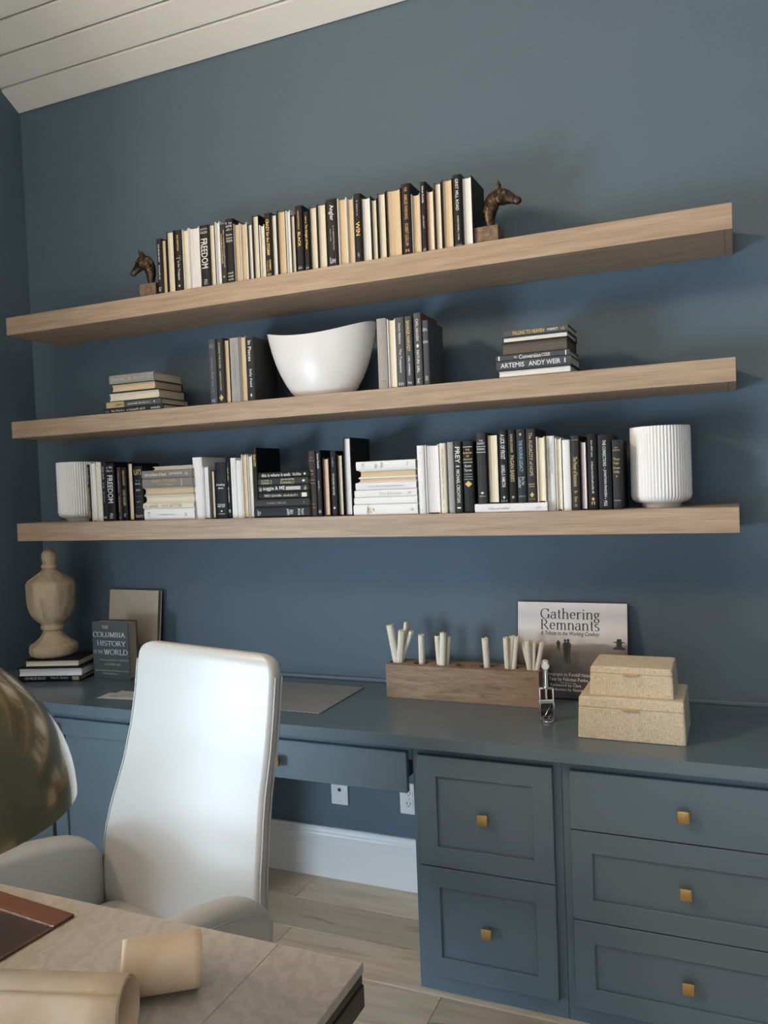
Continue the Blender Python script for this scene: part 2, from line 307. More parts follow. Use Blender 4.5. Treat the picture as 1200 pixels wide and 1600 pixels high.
# pen-drawn serif face for the large serif titles: strokes thick when upright, thin when level
def _arc(cx, cy, rx, ry, a0, a1, n=14): return [(cx+rx*math.cos(math.radians(a0+(a1-a0)*i/n)), cy+ry*math.sin(math.radians(a0+(a1-a0)*i/n))) for i in range(n+1)]
def _s(x, y, w=.13): return [(x-w, y), (x+w, y)]
GL = {
 'T': (.82, [[(.0, .97), (.82, .97)], [(.41, .97), (.41, 0)], _s(.41, .02), [(.02, .97), (.0, .8)], [(.80, .97), (.82, .8)]]),
 'H': (.95, [[(.16, 1), (.16, 0)], [(.79, 1), (.79, 0)], [(.16, .52), (.79, .52)]]+[_s(x, y) for x in (.16, .79) for y in (.02, .98)]),
 'E': (.68, [[(.16, 1), (.16, 0)], [(.03, .98), (.6, .98)], [(.16, .52), (.5, .52)], [(.03, .02), (.64, .02)], [(.6, .98), (.62, .82)], [(.64, .02), (.66, .2)]]),
 'C': (.85, [_arc(.47, .5, .43, .5, 48, 312, 20), [(.77, .98), (.77, .74)]]),
 'O': (.98, [_arc(.49, .5, .45, .5, 0, 360, 28)]),
 'L': (.66, [[(.16, 1), (.16, 0)], _s(.16, .98), [(.03, .02), (.62, .02)], [(.62, .02), (.64, .22)]]),
 'U': (.9, [[(.15, 1), (.15, .32)]+_arc(.45, .32, .30, .32, 180, 360, 12)+[(.75, 1)], _s(.15, .98), _s(.75, .98)]),
 'M': (1.12, [[(.14, 0), (.18, 1)], [(.18, 1), (.55, .03)], [(.55, .03), (.92, 1)], [(.92, 1), (.98, 0)], _s(.14, .02, .1), _s(.98, .02), _s(.13, .98, .09), _s(.97, .98, .09)]),
 'B': (.76, [[(.16, 1), (.16, 0)], [(.03, .98), (.36, .98)]+_arc(.36, .76, .24, .22, 90, -90, 10)+[(.16, .54)], [(.36, .54)]+_arc(.36, .28, .30, .26, 90, -90, 10)+[(.03, .02)]]),
 'I': (.36, [[(.18, 1), (.18, 0)], _s(.18, .02), _s(.18, .98)]),
 'A': (.86, [[(.08, 0), (.42, 1)], [(.42, 1), (.78, 0)], [(.2, .35), (.64, .35)], _s(.08, .02, .1), _s(.78, .02, .12)]),
 'S': (.64, [_arc(.33, .74, .25, .25, 40, 225, 12)+[(.33, .52)]+_arc(.32, .26, .27, .26, 50, -145, 12)]),
 'R': (.84, [[(.16, 1), (.16, 0)], _s(.16, .02), [(.03, .98), (.36, .98)]+_arc(.36, .74, .26, .24, 90, -90, 10)+[(.16, .5)], [(.38, .5), (.76, .02)], _s(.78, .02, .08)]),
 'Y': (.84, [[(.08, 1), (.42, .48)], [(.76, 1), (.42, .48)], [(.42, .48), (.42, 0)], _s(.42, .02), _s(.08, .98, .1), _s(.76, .98, .1)]),
 'F': (.64, [[(.16, 1), (.16, 0)], [(.03, .98), (.6, .98)], [(.16, .52), (.5, .52)], _s(.16, .02), [(.6, .98), (.62, .82)]]),
 'W': (1.2, [[(.1, 1), (.36, 0)], [(.36, 0), (.6, .95)], [(.6, .95), (.84, 0)], [(.84, 0), (1.1, 1)], _s(.1, .98, .1), _s(1.1, .98, .1), _s(.6, .98, .08)]),
 'D': (.92, [[(.16, 1), (.16, 0)], [(.03, .98), (.4, .98)]+_arc(.4, .5, .44, .48, 90, -90, 16)+[(.03, .02)]]),
 'G': (.95, [_arc(.48, .5, .43, .5, 48, 335, 22), [(.80, .42), (.80, .05)], _s(.80, .42, .13), [(.76, .98), (.78, .72)]]),
 'a': (.58, [[(.1, .52)]+_arc(.28, .5, .17, .18, 160, 0, 10)+[(.45, .1), (.5, .02), (.58, .05)], [(.45, .4)]+_arc(.24, .2, .19, .2, 80, 300, 12)+[(.45, .14)]]),
 't': (.42, [[(.2, .9), (.2, .15)]+_arc(.32, .14, .12, .14, 180, 300, 6), [(.05, .66), (.38, .66)]]),
 'h': (.70, [[(.14, 1.08), (.14, 0)], [(.14, .5)]+_arc(.36, .46, .2, .22, 150, 0, 10)+[(.56, 0)], _s(.14, .02, .12), _s(.56, .02, .12), [(.02, 1.06), (.14, 1.06)]]),
 'e': (.60, [[(.1, .38), (.52, .38)]+_arc(.31, .36, .22, .32, 10, 320, 18)]),
 'r': (.48, [[(.14, .68), (.14, 0)], [(.14, .45)]+_arc(.34, .46, .2, .22, 160, 50, 7), _s(.14, .02, .12), [(.02, .66), (.14, .66)]]),
 'i': (.32, [[(.16, .68), (.16, 0)], _s(.16, .02, .12), [(.04, .66), (.16, .66)], [(.16, .98), (.16, .86)]]),
 'n': (.70, [[(.14, .68), (.14, 0)], [(.14, .5)]+_arc(.36, .46, .2, .22, 150, 0, 10)+[(.56, 0)], _s(.14, .02, .12), _s(.56, .02, .12), [(.02, .66), (.14, .66)]]),
 'm': (1.04, [[(.14, .68), (.14, 0)], [(.14, .5)]+_arc(.34, .46, .18, .22, 150, 0, 10)+[(.52, 0)], [(.52, .5)]+_arc(.70, .46, .18, .22, 150, 0, 10)+[(.88, 0)], _s(.14, .02, .11), _s(.52, .02, .11), _s(.88, .02, .11), [(.02, .66), (.14, .66)]]),
 'g': (.58, [_arc(.27, .46, .18, .21, 0, 360, 18), [(.2, .27), (.14, .16), (.25, .08), (.42, .06)]+_arc(.28, -.12, .22, .18, 60, -240, 18), [(.42, .6), (.56, .66)]]),
 's': (.46, [_arc(.23, .52, .16, .15, 40, 225, 10)+[(.23, .36)]+_arc(.22, .17, .18, .17, 50, -145, 10)]),
}
def serif(txt, thick=.13, thin=.035):
    vs = []; fs = []; x = 0
    for ch in txt:
        if ch == ' ': x += .4; continue
        adv, strokes = GL[ch]
        for st in strokes:
            n = len(st); k = len(vs)
            for i, (a, b) in enumerate(st):
                p, q = st[max(i-1, 0)], st[min(i+1, n-1)]; dx, dy = q[0]-p[0], q[1]-p[1]; l = math.hypot(dx, dy) or 1; dx /= l; dy /= l
                w = (thin+(thick-thin)*abs(dx*.12-dy*.99)**1.3)/2
                vs += [(x+a-dy*w, b+dx*w), (x+a+dy*w, b-dx*w)]
            fs += [(k+2*i, k+2*i+1, k+2*i+3, k+2*i+2) for i in range(n-1)]
        x += adv+.06
    return vs, fs
def put(name, vf, box, m, parent, frame, keep=True):
    """vf flat letters, box=(cx,cy,w,h) in the face, frame=(origin, right, up) in parent space"""
    vs, fs = vf
    if not fs: return None
    x0 = min(q[0] for q in vs); x1 = max(q[0] for q in vs); y0 = min(q[1] for q in vs); y1 = max(q[1] for q in vs)
    cx, cy, w, h = box; sx = w/max(x1-x0, 1e-6); sy = h/max(y1-y0, 1e-6)
    O, r, u = (Vector(q) for q in frame)
    me = bpy.data.meshes.new(name)
    me.from_pydata([tuple(O+r*(cx+(a-(x0+x1)/2)*sx)+u*(cy+(b-(y0+y1)/2)*sy)) for a, b in vs], [], fs); me.update()
    n = r.cross(u)
    if me.polygons and me.polygons[0].normal.dot(n) < 0: me.flip_normals()
    return mesh_obj(name, me, m, parent)

# ------------------------------------------------------------------ the room
PI = math.pi
RIDGE = RY/2; ZR = HC+SL*(-RIDGE)
gable = [(0, 0), (0, HC), (RIDGE, ZR), (RY, HC), (RY, 0)]
struct(MB().box(-.2, RX+.2, 0, .15, -.05, HC+.1).build('wall_back', mw))
# left wall with its window opening, gable-topped
t = .15; mb = MB()
def gz(y): return HC+SL*min(-y, y-RY)
ys = sorted({0, RY, RIDGE, *W1[:2], *W3[:2]}, reverse=True)
for ya, yb in zip(ys, ys[1:]):
    zz = [-.05]
    for w in (W1, W3):
        if w[0] <= yb and ya <= w[1]: zz += list(w[2:])
    for i in range(0, len(zz)-1, 2): mb.xprism([(ya, zz[i]), (ya, zz[i+1]), (yb, zz[i+1]), (yb, zz[i])], -t, 0)
    mb.xprism([(ya, zz[-1]), (ya, gz(ya)), (yb, gz(yb)), (yb, zz[-1])], -t, 0)
struct(mb.build('wall_left', mw))
struct(MB().xprism([(0, -.05), (0, HC), (RIDGE, ZR), (RY, HC), (RY, -.05)], RX, RX+t).build('wall_right', mroom))
x0, x1, z0, z1 = W2; mb = MB()
mb.box(-.2, x0, RY-t, RY, -.05, HC+.1).box(x1, RX+.2, RY-t, RY, -.05, HC+.1).box(x0, x1, RY-t, RY, -.05, z0).box(x0, x1, RY-t, RY, z1, HC+.1)
struct(mb.build('wall_front', mroom))
def window(name, horiz, a0, a1, z0, z1, pos, na, nz):
    """casing, muntins and panes; horiz True = runs along x (wall behind), else along y (left wall)"""
    def P(mb, p0, p1, q0, q1, d0, d1):
        if horiz: mb.box(p0, p1, pos+d0, pos+d1, q0, q1)
        else: mb.box(pos+d0, pos+d1, p0, p1, q0, q1)
        return mb
    w = .06; mb = MB()
    P(mb, a0, a0+w, z0, z1, -.10, -.03); P(mb, a1-w, a1, z0, z1, -.10, -.03); P(mb, a0+w, a1-w, z0, z0+w, -.10, -.03); P(mb, a0+w, a1-w, z1-w, z1, -.10, -.03)
    r = struct(mb.build(name, mwhite))
    for i in range(1, na):
        c = a0+(a1-a0)*i/na; P(MB(), c-.011, c+.011, z0+w, z1-w, -.08, -.05).build('muntin', mwhite, r)
    for i in range(1, nz):
        c = z0+(z1-z0)*i/nz; P(MB(), a0+w, a1-w, c-.011, c+.011, -.078, -.052).build('muntin', mwhite, r)
    P(MB(), a0+w, a1-w, z0+w, z1-w, -.067, -.063).build('window_pane', mglass, r)
    P(MB(), a0-.09, a1+.09, z0-.09, z0, 0, .02).build('window_sill', mwhite, r)
    return r
window('window_1', False, *W1, 0, 3, 3)
window('fill_window', True, *W2, RY, 4, 3)  # unseen window, added to house the fill lamp
window('window_3', False, *W3, 0, 3, 1)
# ceiling: structure board with tongue-and-groove planks below it
mb = MB()
mb.xprism([(0.15, HC+.03-SL*.15), (RIDGE, ZR+.03), (RIDGE, ZR+.12), (0.15, HC+.12-SL*.15)], -.2, RX+.2)
mb.xprism([(RY-.15, HC+.03-SL*.15), (RIDGE, ZR+.03), (RIDGE, ZR+.12), (RY-.15, HC+.12-SL*.15)], -.2, RX+.2)
ceil = struct(mb.build('ceiling', mceil))
step = .0995; i = 0; c_, s_ = math.cos(math.atan(SL)), math.sin(math.atan(SL))
def ceil_plank(ya, yb, za, zb, sgn):
    # cross-section with chamfered lower edges, in (y, z)
    d = Vector((yb-ya, zb-za)); ln = d.length; d /= ln; nrm = Vector((d.y, -d.x))
    if nrm.y > 0: nrm = -nrm
    g = .0015; ch = .005; th = .018
    pts = [(g, th), (g+.001, th*.5), (g+ch, 0), (ln-g-ch, 0), (ln-g-.001, th*.5), (ln-g, th)]
    poly = [(ya+d.x*p-nrm.x*q, za+d.y*p-nrm.y*q) for p, q in pts]
    MB().xprism(poly, .0, RX).build('ceiling_plank', mceil, ceil)
y = 0
while y > RIDGE+.01:
    e = max(y-step, RIDGE); ceil_plank(y, e, HC-SL*y, HC-SL*e, 1); y = e
y = RY
while y < RIDGE-.01:
    e = min(y+step*3, RIDGE); ceil_plank(y, e, HC+SL*(y-RY), HC+SL*(e-RY), -1); y = e
# floor: sub-floor with planks
flo = struct(MB().box(-.2, RX+.2, RY-.2, .1, -.12, -.015).build('floor', mat('subfloor', (.05, .035, .025), .8)))
y = 0; row = 0; rr = random.Random(3); pw = .183
joints = {0: [-.2, 1.32, 3.2], 1: [-.9, .7, 2.55], 2: [-.4, 1.41, 3.0], 3: [.2, 2.01, 3.8], 4: [-.6, 1.3, 2.8]}
while y > RY:
    js = joints.get(row) or [rr.uniform(-1.2, .4)+k*1.75 for k in range(3)]
    xs = sorted([0]+[j for j in js if .05 < j < RX-.05]+[RX])
    for a, b in zip(xs, xs[1:]):
        lx, ly = b-a, pw; g = .0006; bv = .0014; zt = 0
        o = MB().add([(g, -ly+g, -.015), (lx-g, -ly+g, -.015), (lx-g, -g, -.015), (g, -g, -.015),
                      (g, -ly+g, -bv), (lx-g, -ly+g, -bv), (lx-g, -g, -bv), (g, -g, -bv),
                      (g+bv, -ly+g+bv, zt), (lx-g-bv, -ly+g+bv, zt), (lx-g-bv, -g-bv, zt), (g+bv, -g-bv, zt)],
                     [(0, 3, 2, 1)]+[(i, (i+1) % 4, 4+(i+1) % 4, 4+i) for i in range(4)]+[(4+i, 4+(i+1) % 4, 8+(i+1) % 4, 8+i) for i in range(4)]+[(8, 9, 10, 11)]).build('floor_plank', mfl, flo)
        o.location = (a, y, 0)
    y -= pw; row += 1
# baseboards
def bboard(name, poly_x, x0, x1): return struct(MB().xprism(poly_x, x0, x1).build(name, mwhite))
H = .192
prof = [(0, 0), (-.018, 0), (-.018, H-.055), (-.0165, H-.053), (-.0165, H-.047), (-.018, H-.045), (-.018, H-.030), (-.0155, H-.024), (-.0155, H-.018), (-.012, H-.010), (-.012, H-.003), (-.009, H), (0, H)]
bboard('baseboard_back', prof, 1.04, 1.937)
struct(MB().bbox(RX-.018, RX, RY, 0, 0, H, .004).build('baseboard_right', mwhite))
struct(MB().bbox(0, .018, RY, -.6, 0, H, .004).build('baseboard_left', mwhite))

# ------------------------------------------------------------------ floating shelves
SH = {1: (2.1321, 2.2017), 2: (1.723, 1.7885), 3: (1.3117, 1.3822)}; SXL, SXR, SD = .1722, 2.8289, .2928
for k, lab in ((1, 'oak floating shelf carrying the row of books between horse bookends'), (2, 'oak floating shelf carrying the big white bowl'), (3, 'oak floating shelf carrying two fluted white planters')):
    zb, zt = SH[k]; r = thing('floating_shelf', (SXL, 0, zb), lab, 'shelf', 'oak floating shelves')
    ln = SXR-SXL; h = zt-zb; b = .0012
    MB().bbox(0.0205, ln-.0205, -SD+.0205, 0, 0, .018, b, 1).build('bottom_panel', mshelf, r)
    MB().bbox(0.0205, ln-.0205, -SD+.0205, 0, h-.018, h, b, 1).build('top_panel', mshelf, r)
    MB().bbox(0, ln, -SD, -SD+.020, 0, h, b, 1).build('front_board', mshelf, r)
    MB().bbox(0, .020, -SD+.0202, 0, 0, h, b, 1).build('end_board', mshelf, r)
    MB().bbox(ln-.020, ln, -SD+.0202, 0, 0, h, b, 1).build('end_board', mshelf, r)

# ------------------------------------------------------------------ built-in cabinets
CT, DC, DB, DD = .76, .568, .523, .543
wt = thing('worktop', (0, 0, CT-.036), 'long blue-painted worktop carrying boxes, urn and books', 'worktop')
CR = 3.06
MB().bbox(0, CR+.02, -DC, 0, 0, .036, .002).build('worktop_slab', mt, wt)
MB().bbox(0, CR+.02, -.014, 0, .036, .050, .003).build('back_strip', mc, wt)
def knob(parent, x, z, y=-DD):
    mb = MB(); mb.lathe([(.0001, 0), (.007, 0), (.0065, .004), (.005, .008), (.005, .016), (.0065, .018), (.0001, .018)], 16)
    mb.xf(Matrix.Rotation(PI/2, 4, 'X'))                    # axis toward the room (-y)
    pl = MB().bbox(-.0145, .0145, -.0265, -.0175, -.0155, .0155, .0018, 2)
    # shallow dish across the plate
    mb.add(pl.v, pl.f); mb.v = [(a+x, b+y, c+z) for a, b, c in mb.v]
    return mb.build('knob', mbrass, parent, True, .5)
def shaker(name, parent, x0, x1, z0, z1, stile=.056, rail=.058, flat=False, y=-DD, th=.02):
    if flat: return MB().bbox(x0, x1, y, y+th, z0, z1, .0015, 1).build(name, mc, parent)
    d = .009; o = [(x0, z0), (x1, z0), (x1, z1), (x0, z1)]; i = [(x0+stile, z0+rail), (x1-stile, z0+rail), (x1-stile, z1-rail), (x0+stile, z1-rail)]
    b = .0013; ob = [(x0+b, z0+b), (x1-b, z0+b), (x1-b, z1-b), (x0+b, z1-b)]; ib = [(i[0][0]-b, i[0][1]-b), (i[1][0]+b, i[1][1]-b), (i[2][0]+b, i[2][1]+b), (i[3][0]-b, i[3][1]+b)]
    rings = [[(p, y+th, q) for p, q in o], [(p, y+b, q) for p, q in o], [(p, y, q) for p, q in ob], [(p, y, q) for p, q in ib], [(p, y+b, q) for p, q in i], [(p, y+d, q) for p, q in i]]
    return MB().loft(rings).build(name, mc, parent)
def cabinet(x0, x1, label, drawers, knobx, left_stile, right_stile, doors=None):
    r = thing('base_cabinet', (0, 0, 0), label, 'cabinet', 'blue shaker base cabinets')
    mb = MB(); zt = CT-.0365; y = -DB
    mb.box(x0, x0+.018, y+.02, -.001, 0, zt).box(x1-.018, x1, y+.02, -.001, 0, zt).box(x0+.018, x1-.018, y+.02, -.001, .05, .068).box(x0+.018, x1-.018, -.007, -.001, .068, zt)
    mb.build('carcass', mc, r)
    mb = MB(); mb.box(x0, x0+left_stile, y, y+.02, 0, zt).box(x1-right_stile, x1, y, y+.02, 0, zt)
    mb.box(x0+left_stile, x1-right_stile, y, y+.02, 0, .075).box(x0+left_stile, x1-right_stile, y, y+.02, zt-.045, zt)
    mb.build('face_frame', mc, r)
    for (a, b, z0, z1, flat) in drawers:
        d = shaker('drawer', r, a, b, z0, z1, rail=.058, flat=flat)
        knob(d, knobx, (z0+z1)/2-.002, -DD if flat else -DD+.009)
    for (a, b, z0, z1, kx) in doors or []:
        d = shaker('door', r, a, b, z0, z1); knob(d, kx, z1-.03)
    return r
cabinet(.002, 1.04, 'blue two-door base cabinet under the wooden urn', [], 0, .06, .04, [(.05, .541, .054, .699, .515), (.559, 1.022, .054, .699, .587)])
cabinet(1.9366, 2.369, 'blue base cabinet with two deep file drawers beside the kneehole', [(1.9573, 2.3471, .3785, .6986, False), (1.9573, 2.3471, .0541, .3755, False)], 2.152, .045, .045)
x0, x1 = 2.3925, 2.969
cabinet(2.3705, 3.06, 'blue base cabinet with three wide drawers under the raffia boxes', [(x0, x1, .5395, .697, True), (x0, x1, .2945, .5365, False), (x0, x1, .052, .2915, False)], 2.681, .045, .1)
r = thing('pencil_drawer', (0, 0, 0), 'blue shallow pencil drawer hung under the worktop over the kneehole', 'drawer')
MB().box(1.0415, 1.935, -DB, -DB+.02, .675, .7235).build('apron_rail', mc, r)
MB().box(1.08, 1.90, -DB+.021, -.12, .600, .690).build('drawer_box', mc, r)
d = shaker('drawer_front', r, 1.064, 1.924, .581, .702, flat=True); knob(d, 1.494, .640)
# wall plates in the kneehole
def plate(x, z, label, name):
    r = thing(name, (x, 0, z), label, 'outlet')
    mp = mat('plate_white', (.80, .80, .82), .35); MB().bbox(-.035, .035, -.006, 0, -.057, .057, .002).build('cover_plate', mp, r); return r
r = plate(1.707, .338, 'white duplex power outlet by the file cabinet', 'power_outlet')
for dz in (-.0195, .0195):
    f = MB().add(*(lambda m: (m.v, m.f))(MB().bbox(-.0165, .0165, -.008, -.006, dz-.0145, dz+.0145, .0009, 1))).build('receptacle', mat('plate_white', (.8, .8, .82)), r)
    MB().box(-.0078, -.0052, -.0085, -.008, dz-.001, dz+.008).box(.0052, .0078, -.0085, -.008, dz-.001, dz+.007).box(-.0022, .0022, -.0085, -.008, dz-.0085, dz-.0045).build('slots', mblackp, f)
MB().lathe([(.0001, -.0072), (.002, -.0072), (.0025, -.006)], 10).xf(Matrix.Rotation(-PI/2, 4, 'X')).build('screw', mchrome, r)
r = plate(1.426, .340, 'white cable jack plate behind the pencil drawer', 'cable_outlet')
MB().lathe([(.0001, .010), (.004, .010), (.0045, .006), (.008, .006), (.0082, .0058)], 12).xf(Matrix.Rotation(PI/2, 4, 'X')).build('jack', mblackp, r)
for dz in (-.042, .042): MB().lathe([(.0001, .0072), (.002, .0072), (.0025, .006)], 10).xf(Matrix.Translation((0, 0, dz)) @ Matrix.Rotation(PI/2, 4, 'X')).build('screw', mchrome, r)

# ------------------------------------------------------------------ books
# book space: x thickness, y depth (spine at -y), z height
def book(name, label, w, h, d, cover, pg, loc, rot, texts=(), group=None, inset=.0035):
    r = thing(name, loc, label, 'book', group, rot=rot)
    b = min(.0026, w*.16); hw, hd = w/2, d/2; sp = min(.0022, w*.08)
    outer = [(-hw, hd), (-hw, -hd+.004), (-hw+.0008, -hd+.0012)]
    outer += [(-hw*.6, -hd-sp*.6+.0004), (0, -hd-sp+.0004), (hw*.6, -hd-sp*.6+.0004), (hw-.0008, -hd+.0012), (hw, -hd+.004), (hw, hd)]
    inner = [(hw-b, hd), (hw-b, -hd+b+.001), (0, -hd+b-.0003), (-hw+b, -hd+b+.001), (-hw+b, hd)]
    MB().prism(outer+inner, 0, h).build('cover', CV[cover], r)
    e = hd-inset; x = hw-b-.0002
    poly = [(-x, -hd+b+.0016), (x, -hd+b+.0016), (x, e), (x*.5, e-min(.004, w*.12)), (0, e-min(.0055, w*.16)), (-x*.5, e-min(.004, w*.12)), (-x, e)]
    MB().prism(poly, inset, h-inset).build('page_block', PG[pg], r)
    y = -hd-sp-.0003
    for i, t in enumerate(texts):
        txt, ink, f0, f1, wf = t[:5]; mode = t[5] if len(t) > 5 else 'v'; off = t[6] if len(t) > 6 else 0
        f = dashes(max(2, round(((f1-f0)*h/(wf*w) if mode == 'v' else wf*w/((f1-f0)*h))/.68)), i*31+len(label)) if txt.startswith('~') else ([(0, 0), (1, 0), (1, 1), (0, 1)], [(0, 1, 2, 3)]) if txt == '#' else ([(0, .5), (.5, 0), (1, .5), (.5, 1)], [(0, 1, 2, 3)]) if txt == '*' else serif(txt[1:]) if txt.startswith('^') else letters(txt, bold=.012)
        ln = (f1-f0)*h; c = h-(f0+f1)/2*h; nm = 'lettering' if txt not in '#*' else 'spine_mark'
        if mode == 'v': put(nm, f, (-c, off*w, ln, wf*w), INK[ink], r, ((0, y, 0), (0, 0, -1), (1, 0, 0)))
        else: put(nm, f, (off*w, c, wf*w, ln), INK[ink], r, ((0, y, 0), (1, 0, 0), (0, 0, 1)))
    return r
ORD = ['first', 'second', 'third', 'fourth', 'fifth', 'sixth', 'seventh', 'eighth', 'ninth', 'tenth', 'eleventh', 'twelfth', 'thirteenth', 'fourteenth', 'fifteenth', 'sixteenth', 'seventeenth', 'eighteenth', 'nineteenth', 'twentieth', 'twenty-first', 'twenty-second', 'twenty-third']
REG = {'a': (200, 320, 4), 'b': (480, 250, 3.529), 'c': (140, 480, 4), 'd': (400, 470, 3.75), 'e': (740, 480, 6), 'f': (80, 690, 4.615), 'g': (300, 680, 4.615), 'h': (530, 670, 4.615), 'i': (730, 650, 3.243)}
def P(pages_='cream', cover='black'): return ('P', cover, pages_, None, ())
def Sp(cover, desc, *texts, pg='cream'): return ('S', cover, pg, desc, texts)
def row(reg, items, shelf, yf, anchor, group, frm='left', depth=None, zoff=0):
    """items: (x left, x right at the foot, y of the top edge, spec), in crop coordinates"""
    ox, oy, sc = REG[reg]; zs = SH[shelf][1]+zoff; last = -1; n = len(items)
    for i, (a, b, ty, spec) in enumerate(items):
        X0 = max(xat(ox+a/sc, yf, zs)+.0004, last+.0003); X1 = xat(ox+b/sc, yf, zs)-.0004; last = X1
        # the top edge is read where the leaning upright ends
        h = zat(oy+ty/sc, (X0+X1)/2, yf)-zs; w = X1-X0
        kind, cover, pg, desc, texts = spec
        d = depth or max(.125, min(.172, h*.68)); d += random.uniform(-.006, .004)
        k = i if frm == 'left' else n-1-i
        lab = (desc or '%s-paged hardback shelved pages out' % pg)+', '+anchor % ORD[k]
        yc = yf+d/2+random.uniform(0, .002)
        bk = book('hardback_book', lab, w, h, d, cover, pg, ((X0+X1)/2, yc, zs), (0, 0, 0 if kind == 'S' else PI), texts, group)
        if desc and desc.startswith('tall grey spine'): MB().box(w/2-.0001, w/2+.0002, -d/2+.006, d/2, .001, h).build('back_board', CV['rust'], bk)
    return last
G1 = 'books upright on the top shelf'
top_a = [
 (190, 222, 213, Sp('ink', 'black spine with small white lettering', ('SUE MONK KIDD', 'white', .1, .42, .3), ('~9', 'white', .48, .74, .3), ('~2', 'white', .88, .95, .5))),
 (222, 252, 216, P('tan')), (255, 300, 164, P('cream')),
 (300, 350, 158, Sp('black', 'black spine with gold capital and lettering', ('SUE GRAFTON', 'gold', .08, .34, .22), ('^T', 'gold', .42, .50, .5), ('is for Trespass', 'white', .51, .82, .34), ('*', 'gold', .89, .94, .3, 'h'))),
 (352, 390, 153, P('cream', 'white')), (392, 460, 139, P('white', 'white')),
 (460, 517, 127, Sp('black', 'black spine with bold white upright capitals', ('JONATHAN', 'faint', .05, .09, .8, 'h'), ('FRANZEN', 'faint', .1, .14, .8, 'h'), ('FREEDOM', 'white', .22, .70, .72), ('FSG', 'faint', .88, .96, .36))),
 (519, 556, 119, P('cream')), (556, 586, 104, P('lilac', 'white')),
 (587, 623, 122, Sp('dark', 'charcoal spine with gold and white lettering', ('~14', 'white', .1, .72, .2, 'v', .2), ('~15', 'gold', .16, .66, .28, 'v', -.18), ('*', 'gold', .86, .9, .3, 'h'))),
 (623, 671, 88, Sp('black', 'black spine crossed by white text bands', *[('~6', 'white', p, p+.035, .8, 'h') for p in (.05, .10, .15, .23, .28, .33)], *[('~5', 'white', p, p+.03, .7, 'h') for p in (.83, .88, .93)])),
 (672, 711, 115, P('tan', 'light')), (712, 757, 112, P('tan', 'white')), (758, 789, 116, P('white')), (790, 830, 64, P('cream')), (832, 864, 124, P('cream', 'white')),
 (865, 907, 52, Sp('black', 'black spine with gold title, dull author line', ('CRAZY for the STORM', 'gold', .1, .66, .42), ('NORMAN', 'gold', .74, .90, .26, 'v', .2), ('OLLESTAD', 'ochre', .74, .92, .2, 'v', -.2), ('~2', 'gold', .94, .98, .6, 'h'))),
 (908, 943, 57, P('white')), (945, 998, 34, P('tan')), (998, 1026, 33, P('white', 'white')), (1027, 1056, 62, P('cream')),
 (1056, 1103, 5, Sp('black', 'black spine with small gold title and capitals', ('~12', 'gold', .08, .36, .22), ('BLACK', 'gold', .40, .62, .34), ('~2', 'faint', .91, .96, .5, 'h')))]
top_b = [
 (-12+0, 18, 285, Sp('black', 'black spine with gold script', ('Harry', 'gold', .08, .2, .3), ('The Weight of Water', 'gold', .22, .64, .5), ('~2', 'faint', .93, .97, .5, 'h'))),
 (22, 64, 255, P('cream')), (66, 115, 240, P('cream')),
 (115, 175, 215, Sp('black', 'black spine with white title at the head', ('Angler', 'white', .09, .32, .48), ('~14', 'faint', .40, .76, .14, 'v', .15), ('~8', 'faint', .44, .62, .12, 'v', -.12), ('~3', 'white', .86, .95, .5, 'h'))),
 (177, 227, 209, P('tan', 'white')), (228, 267, 208, P('tan', 'light')),
 (268, 307, 185, Sp('black', 'black spine with short bold gold title', ('~9', 'faint', .1, .32, .26), ('WIN', 'gold', .41, .61, .58), ('~3', 'faint', .86, .92, .3))),
 (308, 361, 203, P('white')), (362, 395, 214, P('cream')), (398, 443, 180, P('cream')), (446, 527, 160, P('tan')),
 (528, 581, 130, Sp('black', 'black spine with orange capitals', ('THE', 'orange', .05, .11, .3), ('AMBLER WARNING', 'orange', .15, .50, .34), ('ROBERT LUDLUM', 'orange', .56, .87, .34), ('~3', 'orange', .92, .96, .4, 'h'))),
 (582, 632, 185, P('tan', 'light')),
 (633, 665, 120, Sp('black', 'black spine with two short white text lines', ('Salman Rushdie', 'white', .06, .30, .34), ('~8', 'white', .48, .66, .26), ('~1', 'white', .94, .98, .4, 'h'))),
 (667, 707, 165, P('cream', 'rust')), (711, 750, 124, P('cream')), (752, 811, 104, P('tan')),
 (812, 861, 80, Sp('black', 'black spine with white capitals running full height', ('GRIST MILL ROAD', 'white', .06, .50, .34), ('CHRISTOPHER J. YATES', 'white', .57, .91, .22), ('~4', 'faint', .965, .985, .7, 'h'))),
 (862, 919, 90, P('white'))]
Y1 = -.2838
n1 = row('a', top_a, 1, Y1, '%s from the side-wall horse bookend, top shelf', G1)
row('b', top_b, 1, Y1, '%s from the free-end horse bookend, top shelf', G1, frm='right')
